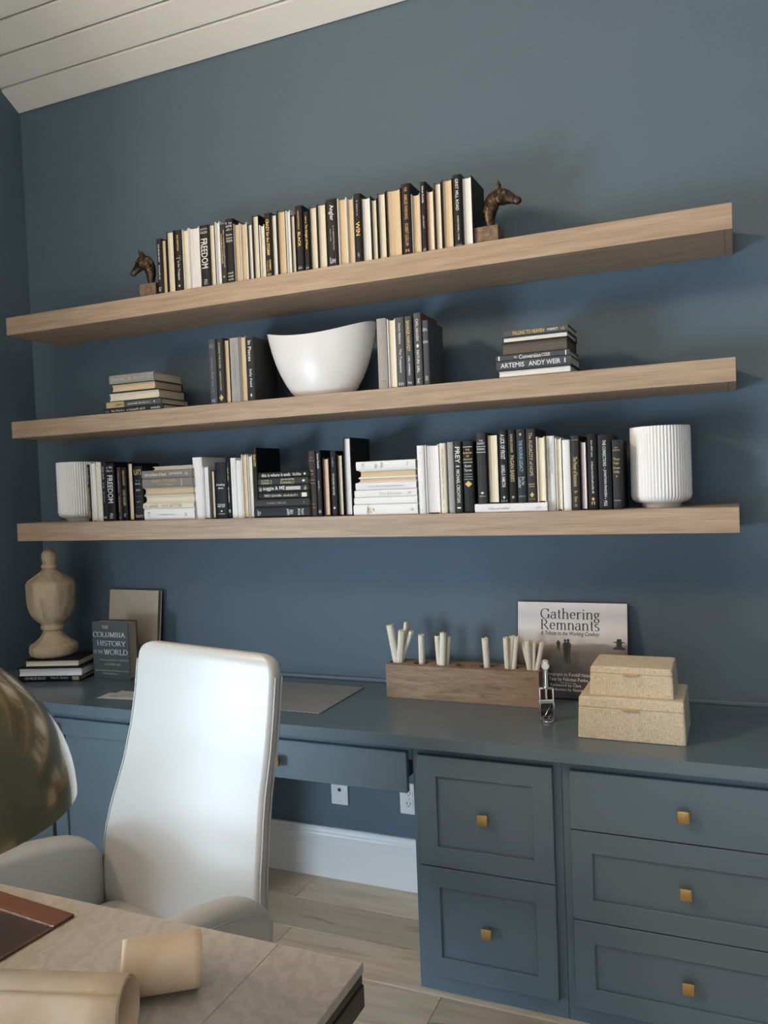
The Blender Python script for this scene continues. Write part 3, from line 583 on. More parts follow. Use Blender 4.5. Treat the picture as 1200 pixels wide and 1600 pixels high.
# middle shelf
row('c', [
 (755, 801, 200, Sp('slate', 'slate spine with dim lettering', ('~4', 'grey', .06, .14, .5, 'h'), ('~13', 'grey', .28, .82, .3), ('~1', 'paleblue', .92, .97, .4, 'h'))),
 (805, 850, 195, Sp('dark', 'charcoal spine with cream capitals', ('CHASING THE FLAME', 'green', .06, .46, .22), ('SAMANTHA POWER', 'green', .50, .80, .2), ('*', 'gold', .86, .96, .6, 'h'))),
 (852, 886, 200, P('tan', 'dark')),
 (888, 946, 192, Sp('light', 'pale grey spine with faint grey letters', ('Carry', 'grey', .07, .24, .34), ('Forgotten', 'grey', .30, .74, .40), ('~1', 'grey', .9, .95, .3, 'h'))),
 (949, 989, 180, P('tan', 'light')),
 (990, 1037, 185, Sp('dark', 'charcoal spine with white lettering', ('In Pieces', 'white', .06, .38, .44), ('Sally Field', 'white', .50, .78, .36), ('*', 'white', .88, .94, .25, 'h')))],
 2, -.2815, '%s from the bowl, middle shelf', 'upright books between stack and bowl', frm='right')
row('d', [
 (718, 776, 104, Sp('light', 'pale grey spine with gold letters', ('THE GOOD DAUGHTER', 'ochre', .19, .76, .36), ('~1', 'ochre', .88, .95, .4, 'h'))),
 (780, 828, 106, P('cream', 'white')),
 (828, 879, 97, Sp('grey', 'grey spine with thin white lettering', ('TANA FRENCH', 'white', .08, .38, .22), ('The Trespasser', 'white', .45, .80, .34), ('~4', 'white', .93, .97, .6, 'h'))),
 (882, 925, 91, Sp('slate', 'slate spine with gold condensed capitals', ('SAVAGE HARVEST', 'gold', .06, .50, .46), ('CARL HOFFMAN', 'white', .56, .84, .26), ('~2', 'white', .92, .96, .5, 'h'))),
 (934, 979, 72, Sp('grey', 'tall grey spine with cream capitals', ('CARL HIAASEN', 'cream', .08, .38, .34), ('*', 'white', .42, .48, .4, 'h'), ('NATURE GIRL', 'white', .51, .82, .34), ('~2', 'white', .9, .96, .4))),
 (985, 1021, 114, Sp('slate', 'short blue-grey spine with small white text', ('~3', 'white', .12, .17, .7, 'h'), ('~4', 'white', .31, .35, .8, 'h'), ('~2', 'faint', .86, .93, .4, 'h')))],
 2, -.2815, '%s from the bowl, middle shelf', 'upright books right after the bowl')
# bottom shelf, uprights
Y3 = -.235
row('f', [
 (272, 295, 166, Sp('black', 'thin black spine with gold capitals', ('~6', 'faint', .05, .34, .4), ('THE INVENTION OF WINGS', 'gold', .40, .94, .5))),
 (297, 334, 152, P('white', 'white')),
 (335, 374, 149, Sp('cream', 'cream spine with tiny marks', ('*', 'grey', .04, .07, .25, 'h'), pg='white')),
 (375, 411, 146, Sp('ink', 'blue-black spine with narrow white lettering', ('~11', 'white', .08, .44, .3), ('~8', 'faint', .5, .68, .25), ('~2', 'white', .92, .96, .5, 'h'))),
 (412, 468, 156, Sp('black', 'black spine with bold white capitals', ('~5', 'white', .05, .09, .75, 'h'), ('~5', 'white', .11, .15, .75, 'h'), ('FREEDOM', 'white', .21, .69, .7), ('FSG', 'white', .87, .96, .4))),
 (486, 513, 186, Sp('brown', 'thin brown-black spine with dim text', ('~12', 'faint', .08, .46, .3), ('~9', 'faint', .55, .84, .3), ('~1', 'faint', .92, .96, .4, 'h'))),
 (518, 554, 186, Sp('black', 'black spine with gold lettering', ('DEAN KOONTZ', 'gold', .06, .34, .42), ('ODD HOURS', 'ochre', .42, .72, .55), ('~2', 'faint', .87, .93, .5))),
 (566, 603, 154, P('pink')),
 (607, 670, 178, Sp('ink', 'ornate leather-look spine with gilt panels', ('~7', 'gold', .06, .16, .8, 'h'), ('~4', 'faint', .25, .28, .4, 'h'), ('~5', 'faint', .30, .34, .6, 'h'), ('~3', 'faint', .42, .46, .5, 'h'), ('#', 'grey', .555, .558, .8, 'h'), ('~4', 'faint', .64, .67, .4, 'h'), ('#', 'grey', .755, .758, .8, 'h'), ('~7', 'gold', .88, .95, .8, 'h')))],
 3, Y3, '%s from the part-hidden fluted planter', 'upright books beside the part-hidden planter', depth=.16)
row('g', [
 (20, 88, 160, Sp('white', 'tall plain white spine', pg='white')), (90, 132, 225, P('lilac', 'white')), (148, 177, 254, P('cream', 'dark')),
 (178, 260, 195, Sp('ink', 'thick black spine with title at mid height', ('breaking', 'white', .375, .43, .72, 'h'), ('dawn', 'white', .435, .475, .45, 'h'), ('STEPHENIE', 'white', .74, .765, .7, 'h'), ('MEYER', 'white', .77, .80, .65, 'h'), ('*', 'white', .85, .885, .2, 'h'), ('~5', 'white', .905, .925, .6, 'h'))),
 (262, 288, 190, Sp('black', 'thin black spine with gold and white text', ('~8', 'green', .1, .34, .5), ('~8', 'white', .45, .72, .4), ('~2', 'white', .84, .9, .5, 'h'))),
 (290, 330, 164, Sp('white', 'narrow white spine, faint marks', ('~9', 'faint', .15, .5, .2), pg='white')),
 (332, 371, 183, Sp('white', 'low white spine with hairlines', ('#', 'faint', .09, .093, .6, 'h'), ('#', 'faint', .13, .133, .6, 'h'), ('*', 'faint', .88, .91, .2, 'h'), pg='white')),
 (372, 408, 138, P('tan', 'white')), (416, 451, 146, P('white', 'cream')),
 (453, 483, 90, Sp('black', 'tall black spine with gold letters at the head', ('DAVID', 'gold', .1, .27, .6), ('~2', 'white', .84, .9, .5, 'h')))],
 3, -.250, '%s after the grey-and-cream book stack', 'upright books between cream and black stacks', depth=.158)
row('g', [
 (852, 905, 114, Sp('brown', 'dark brown spine with small gilt lines', ('~4', 'ochre', .09, .11, .5, 'h'), ('~5', 'ochre', .135, .155, .8, 'h'), ('~3', 'faint', .29, .31, .4, 'h'), ('~3', 'faint', .34, .36, .5, 'h'), ('~4', 'ochre', .43, .45, .8, 'h'), ('~4', 'ochre', .48, .5, .8, 'h'), ('~3', 'ochre', .80, .82, .5, 'h'), ('~5', 'ochre', .85, .87, .8, 'h'))),
 (908, 944, 108, Sp('ink', 'navy spine with white lettering at the head', ('Salman Rushdie', 'white', .05, .28, .4), ('~7', 'faint', .46, .62, .3), ('~2', 'faint', .91, .95, .5, 'h'))),
 (958, 1001, 165, P('pink', 'red')),
 (1009, 1056, 114, Sp('black', 'black spine with cream capitals', ('~6', 'faint', .1, .24, .25), ('THE KILLING GROUND', 'cream', .34, .68, .3), ('*', 'white', .85, .9, .35, 'h'))),
 (1062, 1098, 140, P('cream')), (1110, 1162, 17, P('lilac'))],
 3, -.262, '%s after the black book stack', 'upright books between black and white stacks', depth=.158)
row('h', [
 (574, 626, 121, Sp('white', 'plain white spine', ('*', 'faint', .1, .12, .2, 'h'), ('*', 'faint', .93, .95, .2, 'h'), pg='white')),
 (632, 731, 114, P('lilac', 'white')),
 (735, 781, 104, Sp('cream', 'cream spine with green-gold lettering', ('STILLNESS SPEAKS', 'ochre', .08, .5, .3), ('LET SILENCE', 'ochre', .52, .8, .22), ('*', 'blue', .88, .9, .2, 'h'), pg='white')),
 (793, 838, 96, Sp('light', 'off-white grey spine, nearly blank', ('*', 'faint', .05, .08, .25, 'h'), ('~3', 'faint', .2, .3, .2), pg='white')),
 (840, 894, 94, Sp('dark', 'charcoal spine with bold white title', ('PREY', 'white', .07, .30, .66), ('#', 'white', .335, .35, .5), ('MICHAEL CRICHTON', 'white', .39, .85, .46), ('#', 'white', .915, .935, .5, 'h'))),
 (903, 979, 90, Sp('black', 'black spine with gold panel and arrowhead', ('#', 'white', .075, .082, .9, 'h'), ('THE', 'gold', .105, .13, .4, 'h'), ('BURDEN', 'gold', .15, .175, .85, 'h'), ('OF', 'gold', .195, .22, .3, 'h'), ('PROOF', 'gold', .24, .265, .85, 'h'), ('#', 'white', .29, .297, .9, 'h'), ('Scott', 'white', .325, .36, .65, 'h'), ('Turow', 'white', .385, .42, .75, 'h'), ('~7', 'white', .45, .465, .8, 'h'), ('~7', 'white', .485, .5, .8, 'h'), ('~7', 'white', .52, .535, .8, 'h'), ('*', 'gold', .55, .64, .7, 'h')))],
 3, -.268, '%s after the white book stack', 'upright books after the white stack', depth=.158)
# the flat white book and those standing on it
Y4 = -.270
ox, oy, sc = REG['i']; zs = SH[3][1]
xa = xat(ox+40/sc, Y4-.008, zs); xb = xat(ox+407/sc, Y4-.008, zs); flat = zat(oy+445/sc, xa, Y4-.008)-zs-.0015
book('hardback_book', 'flat white book lying under five black-spined uprights', flat, xb-xa, .165, 'lilac', 'white', (xb, Y4-.008+.0825, zs+flat/2), (0, -PI/2, 0), [('~14', 'faint', .2, .48, .3), ('~3', 'faint', .85, .92, .3)])
row('i', [
 (55, 105, 85, Sp('dark', 'charcoal spine with white rules', ('TOM', 'white', .10, .125, .4, 'h'), ('CLANCY', 'white', .135, .165, .8, 'h'), ('#', 'white', .19, .197, .95, 'h'), ('ZODIAC', 'white', .215, .245, .85, 'h'), ('#', 'white', .27, .277, .95, 'h'), ('*', 'white', .83, .865, .4, 'h'), ('~4', 'white', .885, .9, .6, 'h'))),
 (110, 165, 92, P('cream', 'black')),
 (167, 211, 71, Sp('black', 'black spine with condensed white capitals', ('A LICK OF FROST', 'white', .06, .40, .5), ('LAURELL K. HAMILTON', 'white', .48, .78, .42), ('*', 'white', .90, .94, .3, 'h'), ('~3', 'white', .955, .975, .7, 'h'))),
 (214, 255, 70, Sp('black', 'black spine with tan condensed title', ('ELMORE LEONARD', 'ochre', .06, .31, .3), ('PAGAN BABIES', 'ochre', .35, .71, .5), ('*', 'ochre', .9, .94, .4, 'h'))),
 (257, 304, 67, Sp('dark', 'charcoal spine with blue lettering', ('*', 'paleblue', .05, .09, .3, 'h'), ('THE BOURNE LEGACY', 'blue', .15, .58, .4), ('Eric Van', 'paleblue', .65, .76, .34, 'v', .17), ('Lustbader', 'paleblue', .65, .80, .34, 'v', -.2), ('~4', 'paleblue', .9, .92, .7, 'h'))),
 (307, 356, 65, Sp('dark', 'charcoal spine with gold serif title', ('The AUDACITY of HOPE', 'ochre', .05, .64, .36), ('BARACK', 'ochre', .74, .76, .6, 'h'), ('OBAMA', 'ochre', .77, .79, .6, 'h'), ('*', 'gold', .86, .93, .45, 'h'), ('~4', 'ochre', .945, .96, .6, 'h'))),
 (358, 401, 104, P('cream', 'cream'))],
 3, Y4, '%s of those standing on the flat white book', 'books standing on the flat white book', zoff=flat+.0006, depth=.155)
row('i', [
 (409, 451, 101, Sp('white', 'white spine with faint grey lettering', ('~10', 'faint', .1, .5, .24, 'v', .15), ('~12', 'faint', .16, .6, .26, 'v', -.15), pg='white')),
 (455, 486, 111, P('cream', 'white')), (489, 530, 121, Sp('white', 'low blank white spine', pg='white')),
 (533, 577, 100, Sp('dark', 'charcoal spine with gold script', ('#', 'gold', .055, .06, .8, 'h'), ('The Power of Innocence', 'gold', .28, .68, .5), ('~5', 'gold', .74, .95, .4))),
 (582, 613, 128, P('lilac', 'red')),
 (616, 666, 92, Sp('black', 'black spine with round gold emblem', ('~9', 'white', .08, .3, .2), ('~15', 'white', .36, .78, .22), ('*', 'gold', .83, .88, .35, 'h'), ('~2', 'gold', .89, .93, .35, 'h'))),
 (669, 737, 95, Sp('ink', 'thick blue-black spine with white capitals', ('THE CORRECTIONS', 'white', .07, .42, .24), ('*', 'white', .435, .45, .1, 'h'), ('JONATHAN FRANZEN', 'white', .465, .83, .24), ('*', 'white', .845, .86, .1, 'h'), ('FSG', 'white', .88, .95, .24))),
 (741, 786, 121, Sp('dark', 'charcoal spine with tan script', ('JAN', 'ochre', .10, .125, .4, 'h'), ('KARON', 'ochre', .135, .16, .8, 'h'), ('These', 'ochre', .255, .295, .75, 'h'), ('High,', 'ochre', .315, .36, .7, 'h'), ('Green', 'ochre', .38, .42, .8, 'h'), ('Hills', 'ochre', .44, .48, .7, 'h'), ('*', 'ochre', .51, .54, .2, 'h'), ('~5', 'faint', .86, .88, .8, 'h')))],
 3, -.255, '%s from the big fluted planter', 'upright books beside the big planter', frm='right', depth=.152)
# stacks lying flat: (x left, x right, y bottom, y top at the left edge, spec)
def stack(reg, items, shelf, yf, anchor, group, depth=.158, yaw=()):
    ox, oy, sc = REG[reg]; z = SH[shelf][1]; n = len(items)
    for i, (a, b, yb, yt, spec) in enumerate(items):
        y = yf+(yaw[i] if i < len(yaw) else 0); X0 = xat(ox+a/sc, y, z); X1 = xat(ox+b/sc, y, z)
        th = zat(oy+yt/sc, X0, y)-z if i else zat(oy+yt/sc, X0, y)-z
        th = max(th, .012); kind, cover, pg, desc, texts = spec; L_ = X1-X0; d = depth+random.uniform(-.006, .006)
        lab = (desc or '%s-paged book lying pages out' % pg)+', '+('bottom' if i == 0 else 'top' if i == n-1 else ORD[i]+' up')+' in '+anchor
        c = ((X0+X1)/2, y+d/2, z+th/2)
        if kind == 'S': book('hardback_book', lab, th, L_, d, cover, pg, (X1, c[1], c[2]), (0, -PI/2, 0), texts, group)
        else: book('hardback_book', lab, th, L_, d, cover, pg, (X0, c[1], c[2]), (0, PI/2, PI) if False else (0, -PI/2, PI), (), group)
        z += th+.0004
stack('c', [
 (90, 462, 660, 637, Sp('dark', 'charcoal book with white spine text', ('~3', 'grey', .03, .1, .5), ('~10', 'white', .14, .36, .4), ('~5', 'white', .4, .7, .45), ('~3', 'white', .8, .95, .45))),
 (108, 448, 630, 598, Sp('grey', 'grey book with cream spine band', ('#', 'ochre', .0, .33, .98), ('~3', 'faint', .18, .3, .5), ('~9', 'white', .4, .8, .35), ('*', 'white', .87, .9, .3))),
 (118, 432, 595, 540, P('cream', 'dark')), (135, 407, 535, 485, P('tan', 'dark')),
 (126, 402, 480, 430, Sp('pattern', 'pale grey figured book', ('~5', 'faint', .05, .34, .28), ('*', 'orange', .42, .50, .5), ('~6', 'faint', .56, .95, .28)))],
 2, -.272, 'the middle-shelf stack near the side wall', 'flat books near the side wall', depth=.165)
stack('e', [
 (228, 916, 658, 600, P('white', 'dark')),
 (216, 919, 590, 515, Sp('slate', 'slate book with thin spaced white capitals', ('ARTEMIS', 'white', .06, .38, .52), ('ANDY WEIR', 'white', .44, .86, .52), ('#', 'white', .91, .925, .5))),
 (210, 903, 505, 460, Sp('slate', 'slate book with bold white lettering', ('#', 'white', .035, .055, .7), ('THE', 'white', .25, .29, .3), ('Conversion', 'white', .32, .62, .7), ('CODE', 'white', .63, .74, .55), ('#', 'white', .94, .955, .8))),
 (262, 882, 445, 345, P('taupe', 'brown')), (270, 884, 343, 288, P('white', 'dark')),
 (280, 884, 275, 225, Sp('grey', 'grey book with gold capitals', ('FALLING TO HEAVEN', 'gold', .15, .64, .62), ('PURRFECT', 'white', .69, .85, .36), ('~1', 'gold', .9, .95, .5)))],
 2, -.284, 'the middle-shelf stack standing alone', 'flat books standing alone', depth=.15, yaw=(0, 0, .004, .006, .004, .004))
stack('f', [
 (675, 1036, 560, 488, Sp('white', 'white book with faint spine print', ('~2', 'faint', .08, .12, .5), ('~10', 'faint', .3, .62, .16), ('~2', 'faint', .82, .86, .4), pg='white')),
 (665, 1030, 487, 447, Sp('cream', 'cream book with gold capitals', ('~6', 'ochre', .03, .3, .55), ('LIVE BETTER', 'ochre', .38, .78, .55))),
 (676, 1032, 445, 390, P('cream', 'cream')), (670, 1026, 389, 336, P('tan', 'light')),
 (660, 1021, 335, 272, Sp('taupe', 'taupe book with gold title', ('JAMES WALKER', 'gold', .2, .68, .34, 'v', .2), ('THE VACATIONERS', 'ochre', .3, .62, .26, 'v', -.22), ('#', 'gold', .78, .8, .8))),
 (655, 1016, 270, 213, Sp('taupe', 'taupe book with white lettering', ('Under the Banner of Heaven', 'white', .05, .5, .4), ('JON KRAKAUER', 'white', .56, .82, .36), ('~1', 'white', .88, .92, .4))),
 (735, 1016, 207, 183, P('cream', 'cream'))],
 3, -.262, 'the grey-and-cream bottom-shelf stack', 'flat grey and cream books', depth=.15, yaw=(0, 0, 0, 0, 0, 0, .03))
stack('g', [
 (450, 851, 595, 523, Sp('ink', 'thick black book with white block letters', ('~2', 'white', .07, .10, .6), ('~2', 'white', .11, .13, .4), ('TINA', 'white', .60, .65, .6), ('FEY', 'white', .66, .72, .4), ('BOSSY', 'white', .80, .84, .65), ('PANTS', 'white', .86, .90, .6), pg='white')),
 (455, 848, 520, 465, Sp('dark', 'charcoal book with dim thin letters', ('KAUFMAN', 'grey', .23, .39, .25), ('#', 'grey', .405, .408, .4), ('MILLER', 'grey', .43, .59, .25), ('*', 'grey', .9, .92, .3))),
 (483, 846, 455, 415, Sp('black', 'black book with small white capitals', ('PATRICK', 'white', .12, .24, .35), ('~14', 'white', .26, .78, .35), ('#', 'white', .86, .96, .6))),
 (480, 841, 410, 366, Sp('dark', 'charcoal book with playful white title', ('~2', 'white', .03, .07, .7), ('auggie & ME', 'white', .1, .54, .7), ('#', 'faint', .56, .85, .5), ('~1', 'white', .92, .96, .6))),
 (478, 839, 360, 314, Sp('dark', 'charcoal book with pale gold text', ('~7', 'green', .07, .28, .3, 'v', .18), ('~7', 'green', .07, .28, .3, 'v', -.2), ('JENNIFER', 'green', .46, .74, .34, 'v', .2), ('DONNELLY', 'green', .46, .74, .34, 'v', -.2), ('*', 'white', .88, .95, .4))),
 (480, 839, 306, 272, Sp('black', 'black book with white handwritten title', ('this is where it ends', 'white', .07, .65, .6), ('~6', 'white', .70, .86, .5), ('*', 'white', .91, .96, .5)))],
 3, -.272, 'the black bottom-shelf stack', 'flat black books', depth=.15)
stack('h', [
 (107, 568, 618, 550, Sp('white', 'thick white book with orange lettering', ('~3', 'orange', .22, .26, .75), ('~2', 'orange', .27, .29, .5), ('~2', 'orange', .31, .33, .3), ('~1', 'faint', .9, .94, .3), pg='white')),
 (110, 564, 547, 498, Sp('white', 'blank white book', pg='white')),
 (112, 561, 495, 447, Sp('white', 'white book with grey title', ('The Kitchen', 'faint', .4, .76, .4), ('~3', 'faint', .86, .92, .3), pg='white')),
 (120, 557, 440, 392, Sp('lilac', 'lilac-white book with grainy spine', ('~12', 'faint', .2, .8, .2), pg='white')),
 (140, 556, 388, 357, P('tan', 'white')), (145, 553, 350, 303, P('tan', 'white')),
 (123, 550, 298, 240, Sp('white', 'white book with faint boxes', ('~2', 'faint', .1, .14, .5), ('~3', 'faint', .32, .36, .6), ('~3', 'faint', .42, .46, .6), ('~1', 'faint', .86, .88, .6), pg='white'))],
 3, -.275, 'the white bottom-shelf stack', 'flat white books', depth=.15)

# ------------------------------------------------------------------ horse bookends
def horse(x, y, z, face, tilt, label):
    """face +1 looks along +x, -1 along -x; built in crop units of 1/6000 m, foot of the block at the origin"""
    k = 1/5450.0; r = thing('horse_bookend', (x, y, z), label, 'bookend', 'bronze horse bookends')
    MB().bbox(-.0375, .0375, -.030, .045, 0, .052, .0015).build('block', mbblock, r)
    def q(px, pz): return ((px-350)*k, (1320-pz)*k)
    mb = MB(); n = 14
    def ring(px, pz, ra, rt, ang):
        cx, cz = q(px, pz); ra *= k; rt *= k; a = math.radians(ang); out = []
        for i in range(n):
            t = 2*math.pi*i/n; u = ra*math.cos(t); v_ = rt*math.sin(t)
            out.append((cx+u*math.cos(a), v_, cz+u*math.sin(a)))
        return out
    # neck: stations of (centre, half depth in profile, half thickness, angle of the section line)
    mb.loft([ring(395, 1090, 66, 60, 2), ring(388, 1030, 66, 60, 2), ring(376, 930, 84, 66, 4), ring(376, 820, 112, 72, 0), ring(392, 720, 134, 76, -12), ring(424, 630, 140, 78, -28), ring(470, 555, 128, 76, -42), ring(525, 500, 96, 70, -56)])
    hd = MB(); keep = mb; mb = hd
    mb.loft([ring(500, 490, 60, 44, -70), ring(530, 500, 112, 74, -80), ring(585, 540, 146, 88, -92), ring(640, 560, 138, 84, -98), ring(700, 575, 116, 70, -103), ring(760, 606, 90, 58, -106), ring(820, 636, 72, 52, -106), ring(866, 655, 64, 54, -104), ring(902, 666, 50, 46, -104), ring(922, 672, 24, 26, -104)])
    # cheek disc, eye ridge, nostril, jaw, ears, forelock
    def ball(px, pz, yy, rad, sx=1, sz=1, sy=1):
        cx, cz = q(px, pz); bm = bmesh.new(); bmesh.ops.create_icosphere(bm, subdivisions=2, radius=rad*k)
        bm.verts.index_update(); hd.add([(cx+w.co.x*sx, yy*k+w.co.y*sy, cz+w.co.z*sz) for w in bm.verts], [[w.index for w in f.verts] for f in bm.faces]); bm.free()
    for sg in (-1, 1):
        ball(570, 590, sg*66, 84, 1, 1, .45); ball(668, 500, sg*76, 30, 1.3, .8, .7); ball(885, 640, sg*44, 22, 1, .8, .6)
        ex, ez = q(545, 425); tx, tz = q(560, 272)
        hd.loft([[(ex+(tx-ex)*f+rr*k*math.cos(2*math.pi*i/8), sg*(42+10*f)*k+rr*.5*k*math.sin(2*math.pi*i/8), ez+(tz-ez)*f) for i in range(8)] for f, rr in ((0, 30), (.3, 40), (.65, 26), (1, 4))])
    ball(850, 700, 0, 34, 1.3, .7, 1.1)
    P0 = Vector((q(530, 520)[0], 0, q(530, 520)[1])); R = Matrix.Translation(P0) @ Matrix.Rotation(math.radians(tilt), 4, 'Y') @ Matrix.Translation(-P0)
    hd.xf(R); mb = keep; mb.add(hd.v, hd.f)
    if face < 0: mb.xf(Matrix.Scale(-1, 4, (1, 0, 0)))
    hz = remeshed(mb, 'horse_head', mbronze, r, .0019, 3)
    mn = MB(); cr = [(268, 745), (300, 650), (352, 570), (420, 500), (492, 440), (540, 405)]
    for i in range(len(cr)-1):
        for s in range(3):
            f = s/3; px = cr[i][0]*(1-f)+cr[i+1][0]*f; pz = cr[i][1]*(1-f)+cr[i+1][1]*f; a = q(px, pz); b = q(px+46, pz+62+12*((s+i) % 3))
            sx = face; yy = .004*math.sin(i*3+s*1.7)
            mn.tube([(a[0]*sx, yy*.3, a[1]), ((a[0]+b[0])/2*sx, yy-.011, (a[1]+b[1])/2+.002), (b[0]*sx, yy-.0135, b[1])], [.004, .0035, .001], 6)
    mn.build('mane', mbronze, r, True)
    return r
zs = SH[1][1]
xl = (xat(222.5, -.26, zs)+xat(246, -.26, zs))/2; horse(xl-.0045, -.235, zs, -1, 15, 'bronze horse-head bookend facing the side wall on the top shelf')
xr = (xat(742, -.26, zs)+xat(777, -.26, zs))/2; horse(xr+.005, -.243, zs, 1, 0, 'bronze horse-head bookend facing the free end of the top shelf')

# ------------------------------------------------------------------ swooping white bowl
zs = SH[2][1]; bx0, bx1 = max(xat(417, -.175, 2.0), xat(399.3, -.2815, zs)+.003), min(xat(586, -.175, 2.0), xat(591.5, -.2815, zs)-.002); bc = (bx0+bx1)/2
bw = thing('bowl', (bc, -.175, zs), 'big white bowl with swooping raised rim ends on the middle shelf', 'bowl')
A = (bx1-bx0)/2; Bd = .108
zr_, zl_, zf_ = zat(502.5, bx1, -.175)-zs, zat(524, bx0, -.175)-zs, zat(521.5, bc, -.175-Bd)-zs
rb_ = (zr_-zl_)/2; rs_ = (zr_+zl_)/2; rc_ = (rs_-zf_)/2; ra_ = rs_-rc_
def rimz(t): return ra_+rb_*math.cos(t)+rc_*math.cos(2*t)
prof = [(0.0, 0), (.40, 0), (.46, .004), (.53, .035), (.62, .12), (.71, .24), (.80, .39), (.875, .55), (.935, .72), (.975, .87), (1, 1)]
n = 72; rings = []
for f, g in prof:
    rings.append([(A*max(f, .001)*math.cos(2*PI*i/n)+A*.03*(1-g), Bd*max(f, .001)*math.sin(2*PI*i/n), rimz(2*PI*i/n)*g) for i in range(n)])
th = .0065
for f, g in prof[::-1][:-1]:
    ff = max(f-th/A*1.3, .001); rings.append([(A*ff*math.cos(2*PI*i/n)+A*.03*(1-g), Bd*max(f-th/Bd, .001)*math.sin(2*PI*i/n), rimz(2*PI*i/n)*g*(1 if g == 1 else 1)+(.009*(1-g) if g < 1 else 0)) for i in range(n)])
MB().loft(rings).build('bowl_body', mbowl, bw, True, 1.0)

# ------------------------------------------------------------------ fluted planters
def planter(x, y, label):
    z = SH[3][1]; r = thing('planter', (x, y, z), label, 'planter', 'fluted white planters'); n = 56; sub = 8; R = .0865; Hh = .238
    def rr(R, flute):
        out = []
        for i in range(n*sub):
            a = 2*PI*i/(n*sub); ph = (i % sub)/sub; b = R-flute*(1-abs(math.sin(PI*ph)))
            out.append((b*math.cos(a), b*math.sin(a)))
        return out
    rings = []
    for R_, fl, zz in ((.054, 0, 0), (.056, 0, .002), (.056, 0, .011), (.060, 0, .013), (.074, .0, .017), (.0835, .001, .025), (.0868, .0026, .036), (.0865, .0030, .06), (.0860, .0030, .225), (.0858, .0028, .2352), (.0852, .0006, .238)):
        rings.append([(a, b, zz) for a, b in rr(R_, fl)])
    for R_, zz in ((.079, .238), (.0785, .230), (.0785, .03), (.001, .028)): rings.append([(a, b, zz) for a, b in rr(R_, 0)])
    MB().loft(rings).build('planter_body', mcer, r, True, 1.3)
planter(2.6175, -.148, 'big white fluted planter standing clear at the shelf end')
planter(.362, -.140, 'white fluted planter partly hidden behind the bottom-shelf books')

# ------------------------------------------------------------------ urn on three books, history book, blank canvas, card
CZ = CT+.0006
def flatbook(label, ox, oy, yaw, L_, d, th, z, cover, pg, texts=(), flip=False):
    """front-left corner (ox, oy); front edge runs L_ along the yawed x"""
    c, s = math.cos(yaw), math.sin(yaw)
    if flip: loc = Vector((ox, oy, 0))+Vector((0*c-d/2*s, 0*s+d/2*c, 0)); M_ = Matrix.Rotation(yaw, 4, 'Z') @ Matrix.Rotation(PI, 4, 'Z') @ Matrix.Rotation(PI/2, 4, 'Y')
    else: loc = Vector((ox, oy, 0))+Vector((L_*c-d/2*s, L_*s+d/2*c, 0)); M_ = Matrix.Rotation(yaw, 4, 'Z') @ Matrix.Rotation(-PI/2, 4, 'Y')
    loc.z = z+th/2
    if flip: M_ = Matrix.Rotation(yaw+PI, 4, 'Z') @ Matrix.Rotation(-PI/2, 4, 'Y')
    return book('hardback_book', label, th, L_, d, cover, pg, loc, M_.to_euler(), texts, 'flat books under the urn', .004)
yw = math.radians(18)
flatbook('black book with cream spine letters, lowest of three under the urn', .205, -.352, yw, .255, .185, .022, CZ, 'black', 'cream', [('120 MILES BACK', 'cream', .1, .44, .46), ('Philip K. Gardner', 'faint', .52, .80, .5), ('#', 'ochre', .86, .97, .7)])
flatbook('white-paged book, middle of three under the urn', .222, -.372, yw, .262, .19, .034, CZ+.0225, 'black', 'lilac', flip=True)
flatbook('cream-paged book, topmost of three directly under the urn', .235, -.350, yw, .222, .17, .026, CZ+.057, 'black', 'cream', flip=True)
zt = CZ+.0834
ur = thing('urn', (.268, -.228, zt), 'turned bleached-wood finial urn standing on three flat books', 'urn')
dz = (Vector((.268, -.228, 1.0))-CAM).dot(FW); sc = dz/FPX/4.615
pr_ = [(840, 0), (838, 140), (828, 158), (812, 165), (790, 167), (770, 165), (757, 160), (748, 146), (742, 136), (730, 118), (712, 98), (690, 80), (668, 70), (654, 66), (648, 78), (638, 82), (626, 82), (616, 76), (610, 76), (596, 92), (570, 120), (545, 138), (510, 154), (470, 163), (430, 167), (380, 168), (335, 168), (320, 168), (312, 163), (306, 158), (300, 160), (290, 148), (275, 126), (255, 98), (235, 68), (220, 52), (212, 48), (207, 57), (196, 58), (186, 54), (178, 46), (160, 49), (140, 52), (115, 53), (95, 46), (80, 32), (72, 16), (69, 0)]
MB().lathe([(max(b, .3)*sc, (838-min(a, 838))*sc) for a, b in pr_], 40).build('urn_body', murn, ur, True, .7)
# history book: stands closed, front board to the room
hx0, hx1 = .474, .647; hy = -.225
r = thing('hardback_book', ((hx0+hx1)/2, hy, CZ), 'thick slate-covered history book standing with its front cover to the room', 'book', rotz=math.radians(2))
w = hx1-hx0; h = .226; d = .056
MB().bbox(-w/2, w/2, 0, .0028, 0, h, .0006, 1).bbox(-w/2, w/2, d-.0028, d, 0, h, .0006, 1).bbox(-w/2-.0026, -w/2, 0, d, 0, h, .0006, 1).build('cover', CV['history'], r)
MB().box(-w/2+.001, w/2-.006, .003, d-.003, .004, h-.005).build('page_block', pages('history', (.50, .42, .30)), r)
def hp(s, cx, cy, ww, hh, ink, fn=serif): put('lettering', fn(s), (cx*w, cy*h, ww*w, hh*h), INK[ink], r, ((0, -.0005, 0), (1, 0, 0), (0, 0, 1)))
se = lambda s: serif(s, .13, .05)
hp('THE', -.13, .905, .18, .052, 'white', se); hp('COLUMBIA', -.035, .775, .90, .088, 'white', se); hp('HISTORY', .02, .625, .80, .088, 'white', se)
